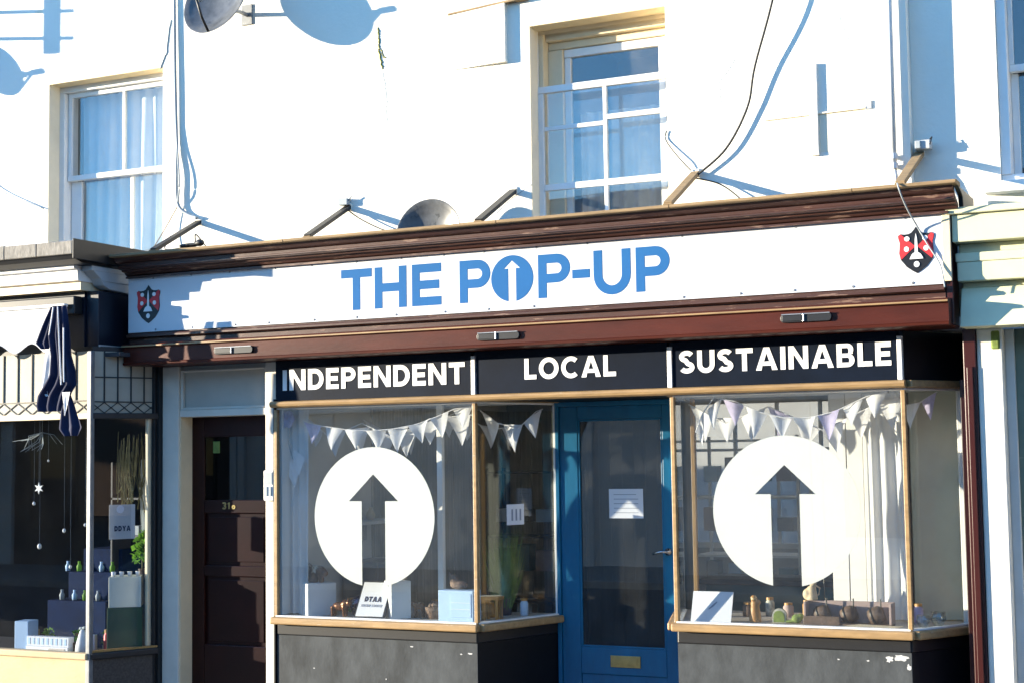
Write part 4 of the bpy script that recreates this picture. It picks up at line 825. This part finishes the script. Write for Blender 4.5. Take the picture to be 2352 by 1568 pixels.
# cornice in separate slate pieces
x = -11.0
xs = []
while x < -3.9: xs.append(x); x += random.uniform(.16, .42)
xs = [v for v in xs if v < -4.1] + [-3.905]
for a, b in zip(xs[:-1], xs[1:]): B(a + .003, b - .002, -.95 - random.uniform(0, .008), -.02, 3.135, 3.235 + random.uniform(0, .01)).build('slate_slab', 'slate_cap', ls, .006)
B(-3.9045, -3.893, -.955, -.02, 3.10, 3.25).build('slate_end_shade', 'black', ls, .004)  # black cap colours in the shade on the slab's end face
MB().px([(-.02, 3.133), (-.93, 3.133), (-.90, 3.105), (-.80, 3.08), (-.02, 3.08)], -11, -3.93).build('cornice_moulding', 'black', ls)
MB().px([(-.02, 3.079), (-.78, 3.079), (-.775, 3.055), (-.74, 3.05), (-.73, 2.97), (-.70, 2.965), (-.02, 2.965)], -11, -4.05).build('fascia', 'white_paint', ls)
B(-11, -4.06, -.69, -.02, 2.90, 2.964).build('fascia_soffit', 'cream_paint', ls)
con = [(-.12, 3.078), (-.66, 3.078), (-.68, 3.04), (-.60, 2.99), (-.56, 2.94), (-.50, 2.915), (-.30, 2.90), (-.12, 2.90)]
MB().px(con, -4.049, -3.945).build('console_bracket', 'grey_paint', ls, .006); B(-4.04, -3.942, -.70, -.10, 3.040, 3.0785).build('console_cap', 'grey_paint', ls, .004)
MB().px([(-.13, 2.97), (-.585, 2.97), (-.585, 2.982), (-.13, 2.982)], -3.945, -3.938).build('console_bead', 'grey_paint', ls)
B(-4.10, -3.98, -.58, -.02, 2.48, 2.899).build('side_fascia', 'navy_paint', ls, .004)
B(-3.979, -3.972, -.58, -.03, 2.475, 2.49).build('side_fascia_bead', 'grey_paint', ls)
B(-11, -4.101, -.60, -.02, 2.48, 2.899).build('fascia_board', 'navy_paint', ls)
MB().pz([(-11, -.62), (-4.0, -.62), (-3.76, -.17), (-3.76, -.02), (-11, -.02)], 2.44, 2.478).build('transom_head', 'black', ls)
# leaded transom lights
def leaded(p, q, z0, z1, nx, diamond, rows):
    p_, q_ = Vector(p), Vector(q); d = (q_ - p_); Lg = d.length; d.normalize()
    t = MB().seg(p, q, z0, z1, .012, .02).build('transom_light', 'leaded_cream', ls)
    P = lambda u: p_ + d * u
    for k in range(nx + 1):
        u = Lg * k / nx; a = P(max(0, u - .005)); b = P(min(Lg, u + .005)); MB().seg(a, b, z0 + diamond, z1, .004, .0118).build('lead_bar', 'lead', t)
    for z in rows: MB().seg(p, q, z, z + .009, .0045, .0115).build('lead_bar', 'lead', t)
    if diamond:
        MB().seg(p, q, z0 + diamond, z0 + diamond + .008, .0047, .0113).build('lead_bar', 'lead', t)
        for k in range(nx):
            for s in (0, 1):
                a = P(Lg * (k + s) / nx); b = P(Lg * (k + 1 - s) / nx); n_ = Vector((-d.y, d.x)) * .008
                MB().bar((a.x + n_.x, a.y + n_.y, z0), (b.x + n_.x, b.y + n_.y, z0 + diamond), .006, .006).build('lead_bar', 'lead', t)
leaded((-5.45, -.65), (-4.0, -.65), 1.975, 2.44, 10, .09, ())
leaded((-3.985, -.65), (-3.735, -.185), 1.975, 2.44, 5, .08, (2.24,))
MB().seg((-11, -.65), (-5.455, -.65), 1.975, 2.44, .012, .02).build('transom_light', 'leaded_cream', ls)
MB().seg(E0, E1, 1.93, 1.974, -.02, .04).build('transom_bar', 'cream_paint', ls, .004); MB().seg(E1, E2, 1.93, 1.974, -.015, .04).build('transom_bar', 'black', ls, .004)
for a, b, n in ((E0, E1, 'f'), (E1, E2, 's')):
    MB().seg(a, b, .19, 1.93, .01, .016).build('pane', glass('clean_glass', (.9, .92, .94), .035, .012, .002), ls)
    MB().seg(a, b, .14, .189, -.04, .05).build('sill', 'stone_beige' if n == 'f' else 'black', ls, .01)
    MB().seg(a, b, GZ, .139, -.012 if n == 'f' else 0, .04).build('riser', 'stone_beige' if n == 'f' else 'granite', ls)
MB().seg(E1, E2, .19, .205, -.012, .03).build('sill_bead', 'wood_amber', ls)
B(-4.005, -3.967, -.672, -.63, GZ, 2.44).build('corner_post', 'steel', ls, .006)
B(-3.77, -3.7365, -.215, -.0, GZ, 2.44).build('end_post', 'black', ls, .004)
B(-3.80, -3.772, -.25, -.20, .2, 1.93).build('inner_post', 'cream_paint', ls, .004)
li = thing('shop_interior', 'dark interior of the left shop with low display', 'room')
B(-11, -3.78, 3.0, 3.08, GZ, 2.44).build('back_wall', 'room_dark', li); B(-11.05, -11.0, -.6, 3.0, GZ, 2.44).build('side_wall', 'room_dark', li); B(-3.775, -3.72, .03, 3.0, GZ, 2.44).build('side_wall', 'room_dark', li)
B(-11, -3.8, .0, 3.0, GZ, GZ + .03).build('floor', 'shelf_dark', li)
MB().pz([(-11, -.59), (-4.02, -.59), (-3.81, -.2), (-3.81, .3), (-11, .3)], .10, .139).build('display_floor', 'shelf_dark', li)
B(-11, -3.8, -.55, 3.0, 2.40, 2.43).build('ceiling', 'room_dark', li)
dlm = emit('lamp_glow', (1.0, .62, .3), 6)
dl = thing('ceiling_lamp', 'small warm lit spotlight inside the left shop side window', 'lamp')
MB().lathe((-3.95, -.02, 1.86), [(.0001, 0), (.025, 0), (.03, .05), (.0001, .05)], 12).build('shade', 'black', dl); MB().lathe((-3.95, -.02, 1.853), [(.0001, 0), (.022, 0), (.022, .005), (.0001, .005)], 12).build('bulb', dlm, dl); MB().tube([(-3.95, -.02, 1.91), (-3.95, -.02, 2.40)], .004).build('rod', 'black', dl)
# awning
aw = thing('awning', 'white scalloped awning valance with navy cloth end', 'awning')
B(-11, -4.17, -.74, -.70, 2.775, 2.80).build('front_bar', 'white_paint', aw, .006); B(-11, -4.12, -.69, -.60, 2.72, 2.86).build('roller', 'black', aw, .01)
vs = []; fs = []; N = 220; J = 6
for i in range(N + 1):
    x = -8.0 + (3.80) * i / N; lo = 2.475 + .035 * math.cos((x + 4.2) * 2 * math.pi / .30)
    for j in range(J + 1): v = j / J; vs.append((x, -.722 - .02 * math.sin(x * 9 + v) * v - .03 * v, 2.774 + (lo - 2.774) * v))
fs = [(i * (J + 1) + j, i * (J + 1) + j + 1, (i + 1) * (J + 1) + j + 1, (i + 1) * (J + 1) + j) for i in range(N) for j in range(J)]
MB().add(vs, fs).build('valance', 'awning_white', aw, smooth=True)
def drape(nm, mat, L_, R_, y, amp, waves, par):
    """cloth hanging between a left and a right outline given as (z,x) lists from top to bottom"""
    def at_(Ls, z):
        for (z0, x0), (z1, x1) in zip(Ls[:-1], Ls[1:]):
            if z1 <= z <= z0: t = (z0 - z) / (z0 - z1); return x0 + (x1 - x0) * t
        return Ls[-1][1]
    if par is aw: L_ = [(z, x + .055) for z, x in L_]; R_ = [(z, x + .055) for z, x in R_]; y -= .055
    zt, zb = L_[0][0], L_[-1][0]; nz, nx = 40, 22; vs = []
    for j in range(nz + 1):
        z = zt + (zb - zt) * j / nz; a, b = at_(L_, z), at_(R_, z)
        for i in range(nx + 1):
            t = i / nx; vs.append((a + (b - a) * t, y - amp * math.sin(t * waves * 6.28 + j * .03) * min(1, .25 + j / 15), z))
    fs = [(j * (nx + 1) + i, j * (nx + 1) + i + 1, (j + 1) * (nx + 1) + i + 1, (j + 1) * (nx + 1) + i) for j in range(nz) for i in range(nx)]
    return MB().add(vs, fs).build(nm, mat, par, smooth=True)
drape('cloth_fold', 'awning_navy', [(2.77, -4.28), (2.62, -4.36), (2.50, -4.415), (2.455, -4.36)], [(2.77, -4.20), (2.62, -4.24), (2.50, -4.27), (2.455, -4.285)], -.775, .012, 2, aw)
drape('cloth_fold', 'awning_navy', [(2.77, -4.24), (2.55, -4.27), (2.40, -4.24), (2.25, -4.25), (2.10, -4.36), (2.02, -4.37), (1.985, -4.35)], [(2.77, -4.10), (2.60, -4.07), (2.40, -4.05), (2.28, -4.00), (2.18, -3.985), (2.12, -4.03), (1.985, -4.08)], -.80, .022, 3, aw)
drape('cloth_fold', 'awning_navy', [(2.12, -4.08), (1.98, -4.13), (1.85, -4.14), (1.80, -4.09)], [(2.12, -4.05), (1.98, -3.98), (1.86, -3.925), (1.80, -3.96)], -.815, .015, 2, aw)
drape('cloth_lining', 'awning_white', [(2.44, -4.31), (2.25, -4.33), (2.15, -4.345), (2.10, -4.30)], [(2.44, -4.24), (2.25, -4.255), (2.15, -4.29), (2.10, -4.275)], -.79, .006, 1, aw)
drape('cloth_lining', 'awning_white', [(2.125, -4.115), (2.0, -4.095), (1.95, -4.09)], [(2.125, -4.04), (2.0, -4.07), (1.95, -4.085)], -.825, .003, 1, aw)
for a in (((-4.225, -.805, 2.76), (-4.255, -.815, 2.55)), ((-4.17, -.82, 2.76), (-4.14, -.83, 2.45), (-4.12, -.83, 2.18)), ((-4.115, -.815, 2.60), (-4.10, -.828, 2.30), (-4.095, -.828, 2.20))): MB().tube([(p[0] + .055, p[1] - .055, p[2]) for p in a], .006, 6).build('white_piping', 'awning_white', aw)
# display of the left shop
ZD = .140
st_ = thing('star_ornament', 'white star ornament hanging in the left shop window', 'ornament')
pts = []
for k in range(12): r_ = .045 if k % 2 == 0 else .018; a = k * math.pi / 6; pts.append((r_ * math.sin(a), r_ * math.cos(a)))
flat([pts], .008, 'star', 'box_white', st_, -4.56, -.58, 1.41); MB().tube([(-4.56, -.576, 1.45), (-4.56, -.576, 2.39)], .0012, 4).build('thread', 'cable_grey', st_)
for i, (xx, yy, z, r_) in enumerate(((-4.68, -.5, 1.29, .018), (-4.42, -.45, 1.08, .02), (-4.30, -.35, 1.12, .018), (-4.62, -.5, .96, .026), (-4.40, -.4, .80, .018), (-4.52, -.52, 1.62, .012))):
    t = thing('bauble', ['white bauble left of the star ornament', 'white bauble right of the star ornament, lower one', 'rightmost white bauble in the left shop window', 'large oval white bauble below the star ornament', 'lowest white bauble in the left shop window', 'tiny white bauble just under the twigs'][i], 'ornament', 'baubles in the left shop window'); MB().ell((xx, yy, z), (r_ * .65, r_ * .65, r_ * .85), 12, 8).build('ball', 'box_white', t, smooth=True); MB().tube([(xx, yy, z + r_), (xx, yy, 2.39)], .001, 4).build('thread', 'cable_grey', t)
tw = thing('twig_bundle', 'bare white twigs hanging at the top of the left shop window', 'twigs'); mb = MB()
for k in range(14):
    a = random.uniform(0, 6.28); ln = random.uniform(.12, .26); mb.tube([(-4.62, -.48, 1.84), (-4.62 + ln * .6 * math.cos(a), -.48 + .05 * math.sin(a * 2), 1.84 - .05 + .04 * math.sin(a)), (-4.62 + ln * math.cos(a) * 1.2, -.48 + .08 * math.sin(a), 1.78 - abs(.09 * math.sin(3 * a)))], [.004, .003, .0015], 5)
mb.tube([(-4.62, -.48, 1.84), (-4.62, -.48, 2.39)], .002, 4); mb.build('twigs', 'cable_grey', tw)
lb = thing('display_house', 'white slatted box in the left shop window bottom', 'box')
B(-4.75, -4.33, -.5, -.42, ZD, ZD + .055).build('base', 'box_white', lb, .003); B(-4.75, -4.33, -.49, -.43, ZD + .0555, ZD + .13).build('body', 'paper', lb, .003)
for k in range(9): B(-4.735 + k * .045, -4.715 + k * .045, -.4925, -.4902, ZD + .07, ZD + .118).build('slat', 'box_blue', lb)
B(-4.52, -4.36, -.503, -.5002, ZD + .008, ZD + .045).build('label_card', 'display_board', lb)
vc = thing('cone_figure', 'white cone shaped figure with a bow on the left shop floor', 'figure'); MB().lathe((-4.23, -.45, ZD), [(.0001, 0), (.058, 0), (.05, .08), (.022, .18), (.0001, .2)], 16).build('cone', 'box_white', vc, smooth=True); blob([('e', (-4.245, -.45, ZD + .20), (.022, .012, .014)), ('e', (-4.212, -.45, ZD + .205), (.02, .012, .014))], 'bow', 'cable_grey', vc, .005)
rbox('gift_box', 'barrel_brown', -4.32, -.40, .08, .08, ZD, .09, 15, 'small brown box beside the white cone figure')
rbox('display_plinth', 'box_blue', -4.82, -.42, .12, .14, ZD, .24, 10, 'pale blue plinth at the left edge of the left shop window')
dt = thing('display_table', 'blue tiered display stand deep in the left shop window', 'display stand')
for k, (z0, z1, y, a, b) in enumerate(((ZD + .001, .50, -.05, -4.95, -4.35), (.501, .72, .08, -4.85, -4.35), (.721, .90, .2, -4.8, -4.4))): B(a, b, y, y + .35, z0, z1).build('tier', M('blue_dark', (.004, .016, .06), .8, .3, 6, spec=.1), dt, .005)
for k in range(9):
    xx = -4.9 + .06 * k + random.uniform(-.01, .01); z = .502 if k % 2 else .722; y = -.0 if k % 2 else .12
    tag(MB().lathe((xx, y, z), [(.0001, 0), (.018, 0), (.022, .04), (.010, .06), (.012, .08), (.0001, .08)], 10).build('bottle', ['box_blue', 'cable_grey', 'plant_green'][k % 3], None, smooth=True), ['pale blue', 'grey', 'green'][k % 3] + ' bottle, ' + ['first', 'second', 'third', 'fourth', 'fifth', 'sixth', 'seventh', 'eighth', 'ninth'][k] + ' from the left on the blue tiered stand', 'bottle', 'bottles on the tiered stand')
# behind the side window of the left shop
nb = notice('notice', 'grey paper notice on the left shop side pane', 0, .20, 0, .26, 0, 0, rz=58); nb.location = (-3.935, -.50, 1.02)
nb.children[0].data.materials[0] = M('paper_grey', (.52, .51, .49), .8, .05, 5)
word('DDYA', .04, .165, .06, .10, -.0005, 'ink', nb, .0015, s=.27, gap=.14); flat([arc(.085, .225, .03, .03, 0, 340, 14)], .001, 'sticker_dot', 'paper', nb, 0, -.0015, 0)
rbox('display_plinth', M('plinth_cream', (.60, .60, .50), .7, .06, 5), -3.97, -.26, .24, .24, .50, .23, 35, 'cream square plinth in the left shop side window')
rbox('display_plinth', M('dark_green', (.015, .05, .02), .6, .2, 5), -3.97, -.26, .26, .26, ZD, .358, 35, 'dark green stand under the cream plinth')
for k in range(4): tag(MB().lathe((-4.01 + .045 * k, -.36 + .04 * k, .731), [(.0001, 0), (.014, 0), (.018, .035), (.0001, .035)], 10).build('pot', 'box_white', None, smooth=True), ['first', 'second', 'third', 'last'][k] + ' tiny white pot from the left on the cream plinth', 'pot', 'tiny pots on the plinth')
pt = thing('leafy_plant', 'bright green leafy plant in the left shop side window', 'plant'); mb = MB()
for k in range(220):
    a = random.uniform(0, 6.28); e = random.uniform(-.6, 1.4); r_ = random.uniform(.03, .15); c = Vector((-3.93 + r_ * math.cos(a) * math.cos(e) * .55, -.12 + r_ * math.sin(a) * math.cos(e) * .5, .90 + r_ * math.sin(e) * 1.15)); s_ = random.uniform(.02, .04)
    u = Vector((random.uniform(-1, 1), random.uniform(-1, 1), random.uniform(-1, 1))).normalized(); v = u.cross(Vector((.3, .5, .8))).normalized()
    mb.add([c - u * s_, c + v * s_ * .6, c + u * s_, c - v * s_ * .6], [(0, 1, 2, 3)])
mb.build('leaves', 'plant_green', pt); MB().tube([(-3.93, -.12, .735), (-3.93, -.12, .92)], .006).build('stem', 'dry_stem', pt); MB().lathe((-3.93, -.12, .731), [(.0001, 0), (.025, 0), (.032, .045), (.026, .045), (.0001, .01)], 12).build('pot', 'barrel_brown', pt)
hg = thing('dried_bouquet', 'tall dried stems and cloth hanging in the left shop side window', 'bouquet'); mb = MB()
for k in range(40):
    x0 = -4.02 + random.uniform(-.05, .12); y0 = -.25 + random.uniform(-.05, .15); mb.tube([(x0, y0, 1.72 + random.uniform(-.05, .12)), (x0 + random.uniform(-.03, .03), y0, 1.5), (x0 + random.uniform(-.06, .06), y0, random.uniform(1.2, 1.4))], [.003, .004, .006], 4)
mb.build('stems', 'dry_stem', hg)
drape('hanging_cloth', 'curtain_grey', [(1.62, -3.96), (1.4, -3.97), (1.05, -3.95)], [(1.62, -3.90), (1.4, -3.89), (1.05, -3.86)], -.10, .01, 3, hg); drape('hanging_cloth', 'curtain', [(1.55, -3.88), (1.4, -3.90), (1.15, -3.89)], [(1.55, -3.82), (1.4, -3.82), (1.15, -3.82)], -.12, .01, 2, hg)
dk = thing('shelf_rack', 'dark rack with blue boxes in the left shop side window', 'shelving')
for z in (.20, .35, 1.0, 1.3): B(-4.45, -3.9, .12, .35, z, z + .015).build('shelf', 'shelf_dark', dk)
for a in (-4.45, -3.915): B(a, a + .015, .12, .35, ZD, 1.6).build('upright', 'shelf_dark', dk)
for k in range(6): tag(B(-4.42 + .085 * k, -4.35 + .085 * k, .14, .28, .216 if k % 2 else 1.016, (.216 if k % 2 else 1.016) + random.uniform(.07, .12)).build('storage_box', MATS['blue_dark'] if k % 2 else MATS['cable_grey'], None, .003), ('blue box on the low shelf of the dark rack, ' if k % 2 else 'grey box on the middle shelf of the dark rack, ') + ['left one', 'left one', 'centre one', 'centre one', 'right one', 'right one'][k], 'box', 'boxes on the dark rack')

# ------------------------------------------------------------------ right neighbour's shopfront
rs = thing('shopfront', 'pale green shopfront of the right neighbour', 'shopfront')
B(2.312, 8, -.34, .09, 2.83, 2.995).build('cornice_slab', 'green_paint', rs, .006); B(2.28, 8, -.37, .09, 2.9955, 3.035).build('cornice_cap', 'green_paint', rs, .006)
B(2.33, 8, -.24, .09, 2.77, 2.8295).build('cornice_step', 'green_paint', rs, .01); B(2.318, 8, -.29, .09, 2.715, 2.7695).build('cornice_step', 'green_paint', rs, .006); B(2.325, 8, -.285, .09, 2.60, 2.714).build('cornice_step', 'green_paint', rs, .006)
B(2.34, 8, -.20, .09, 2.565, 2.599).build('cornice_bead', 'green_paint', rs, .008)
MB().px([(-.22, 2.564), (-.32, 2.325), (-.10, 2.325), (-.10, 2.564)], 2.335, 8).build('fascia', 'green_paint', rs, .004)
B(2.395, 2.545, -.115, .35, GZ, 2.324).build('pilaster', M('pilaster_cream', (.74, .70, .60), .55, .12, 5, .12, 40, chip=(.45, .40, .32), thr=.70, cscale=8), rs, .008)
B(2.48, 2.53, -.125, -.101, 2.20, 2.31).build('carved_block', 'moss', rs, .01)
B(2.5455, 2.60, -.03, .35, GZ, 2.324).build('pilaster', M('peeling_white', (.62, .61, .56), .6, .08, 6, .1, 40, chip=(.10, .09, .08), thr=.70, cscale=7), rs, .006)
fa = arc(3.25, 1.55, .62, .52, 180, 0, 24)
MB().py([(2.601, 2.324), (2.601, 1.55)] + fa + [(3.9, 1.55), (3.9, 2.324)], .0, .06).build('arch_head', 'arch_green', rs)
B(2.601, 2.628, .002, .3, GZ, 1.549).build('arch_reveal', 'arch_green', rs); B(3.9, 8, -.03, .3, GZ, 2.324).build('wall', 'white_paint', rs)
B(2.629, 3.89, .30, .34, GZ, 2.3).build('arched_door', 'arch_navy', rs)

# ------------------------------------------------------------------ across the street (seen only in reflections)
def opposite(label, x0, x1, zt, mat, low, seed, shops=True):
    rnd = random.Random(seed); t = thing('terraced_house', label, 'house', 'houses across the street'); ops = []
    n = max(1, int((x1 - x0) / 2.1)); st = (x1 - x0) / n
    for k in range(n):
        xc = x0 + st * (k + .5)
        for z in (3.2, 5.6):
            if z + 1.6 < zt: ops.append((xc - .48, xc + .48, z, z + 1.55))
    wall_mesh(x0, x1, 2.75, zt, -15.0, -15.3, ops).build('wall', mat, t)
    B(x0, x1, -15.1, -14.72, 2.45, 2.749).build('string_course', 'opp_white', t, .02); B(x0, x1, -15.2, -14.78, zt, zt + .22).build('cornice', 'opp_white', t, .02)
    B(x0, x1, -15.3, -14.98, GZ, 2.449).build('lower_wall', low, t)
    for k in range(n + 1): xc = x0 + st * k; B(max(x0, xc - .16), min(x1, xc + .16), -14.979, -14.88, GZ, 2.449).build('pilaster', 'opp_white', t, .01)
    for k in range(n if shops else 0):
        xc = x0 + st * (k + .5); f = B(xc - .62, xc + .62, -14.979, -14.95, .25, 2.2).build('shop_window', 'black', t); B(xc - .57, xc + .57, -14.949, -14.94, .3, 2.15).build('pane', glass('opp_glass', (.3, .3, .33), .10), f)
    for a, b, c, d in ops:
        f = MB().box(a, a + .06, -15.1, -15.05, c, d).box(b - .06, b, -15.1, -15.05, c, d).box(a + .061, b - .061, -15.1, -15.05, d - .06, d).box(a + .061, b - .061, -15.1, -15.05, c, c + .07).box(a + .061, b - .061, -15.1, -15.05, (c + d) / 2 - .03, (c + d) / 2 + .03).build('window', 'opp_white', t)
        B((a + b) / 2 - .015, (a + b) / 2 + .015, -15.095, -15.06, c + .071, d - .061).build('glazing_bar', 'opp_white', f); B(a, b, -15.085, -15.08, c, d).build('pane', glass('opp_glass2', (.15, .17, .2), .10), f); B(a - .08, b + .08, -15.05, -14.88, c - .09, c - .002).build('window_sill', 'opp_white', f)
    B(x0, x1, -15.5, -15.32, GZ, zt - .05).build('back', 'room_dark', t)
    MB().px([(-15.1, zt + .22), (-18, zt + 1.3), (-21, zt + .22)], x0, x1).build('roof', 'roof_slate', t)
opposite('dark brick house across the street, left one', -28.0, -14.0, 5.2, 'brick_dark', 'brick_dark', 1)
opposite('white house across the street, middle one', -13.98, -2.5, 5.5, 'opp_white', 'opp_white', 2, False)
opposite('grey house across the street, right one', -2.48, 22.0, 5.3, 'opp_grey', 'opp_white', 3)

bh = thing('sky_block_house', 'brown brick block added unseen to keep sky out of reflections, far right', 'house')  # added out of view to block bright sky in the side pane reflection
M('brick_dark', (.10, .07, .055), .9, .3, 8, .2, 30)
B(44, 50, -32, 22, GZ, 11).build('wall', 'brick_dark', bh); MB().py([(43.6, 11.001), (50.4, 11.001), (47, 13.5)], -32, 22).build('roof', 'roof_slate', bh)  # walls and roof of the added sky block
for yy in (-9, -4, 1):
    for z in (1.0, 4.5, 8): f = B(43.93, 43.999, yy - .7, yy + .7, z, z + 1.9).build('window', 'opp_white', bh); B(43.90, 43.929, yy - .6, yy + .6, z + .1, z + 1.8).build('pane', 'shelf_dark', f)  # windows of the added sky block

# ------------------------------------------------------------------ more small stock in the windows
def jar(x, y, z, r, h, mat, label, lid='wood_amber'):
    t = thing('jar', label, 'jar', 'small stock jars'); MB().lathe((x, y, z), [(.0001, 0), (r * .9, 0), (r, h * .1), (r, h * .75), (r * .7, h * .85), (r * .7, h * .9)], 14).build('body', mat, t, smooth=True); MB().lathe((x, y, z + h * .88), [(.0001, 0), (r * .8, 0), (r * .8, h * .14), (.0001, h * .14)], 14).build('lid', lid, t); return t
for k, (x, y, r, h, m_, c_) in enumerate(((-2.27, .26, .035, .10, 'plant_green', 'green'), (-2.18, .30, .03, .13, 'crest_red', 'red'), (-1.55, .26, .035, .11, 'figure_cream', 'cream'), (-1.18, .16, .03, .12, 'teal', 'teal'), (-1.08, .22, .035, .10, 'wood_amber', 'amber'), (-.90, .40, .03, .12, 'box_blue', 'pale blue'))): jar(x, y, ZL, r, h, m_, c_ + ' jar with wooden lid on the left bay floor')
for k, (x, y, r, h, m_, c_) in enumerate(((.62, .22, .035, .12, 'figure_cream', 'cream'), (.80, .30, .04, .09, 'barrel_brown', 'dark brown'), (.93, .36, .03, .12, 'stone_pattern', 'speckled grey'), (1.06, .34, .035, .09, 'mauve_card', 'mauve'), (1.18, .36, .03, .11, 'wood_amber', 'amber'), (1.93, .22, .03, .12, 'flag_lilac', 'lilac'))): jar(x, y, ZR, r, h, m_, c_ + ' jar with wooden lid on the right bay floor')
names = ['white', 'pale blue', 'teal', 'amber', 'green', 'cream', 'red']; ms = ['box_white', 'box_blue', 'teal', 'wood_amber', 'plant_green', 'figure_cream', 'crest_red']
ordn = ['first', 'second', 'third', 'fourth', 'fifth', 'sixth', 'seventh', 'eighth', 'ninth', 'tenth']
for k in range(10):
    x = -5.0 + k * .098; y = -.30 + .05 * (k % 3); q = (k * 3) % 7; hh = random.uniform(.06, .15)
    if k % 3 == 2:
        t = thing('potted_plant', ordn[k] + ' item from the left on the left shop floor, a little green plant', 'plant', 'small stock on the left shop floor'); MB().lathe((x, y, ZD), [(.0001, 0), (.022, 0), (.03, .045), (.024, .045), (.0001, .01)], 12).build('pot', 'figure_cream', t); mb = MB()
        for j in range(60):
            a = random.uniform(0, 6.28); rr = random.uniform(.0, .05); c = Vector((x + rr * math.cos(a), y + rr * math.sin(a), ZD + .05 + random.uniform(0, .10))); u = Vector((random.uniform(-1, 1), random.uniform(-1, 1), random.uniform(-.3, 1))).normalized() * .02; v = u.cross(Vector((.2, .9, .3))).normalized() * .008
            mb.add([c - u, c + v, c + u, c - v], [(0, 1, 2, 3)])
        mb.build('leaves', 'plant_green', t)
    elif k % 3 == 1: rbox('gift_box', ms[q], x, y, .07, .06, ZD, hh, random.uniform(-30, 30), ordn[k] + ' item from the left on the left shop floor, a ' + names[q] + ' box')
    else: jar(x, y, ZD, .028, hh + .03, ms[q], ordn[k] + ' item from the left on the left shop floor, a ' + names[q] + ' jar')
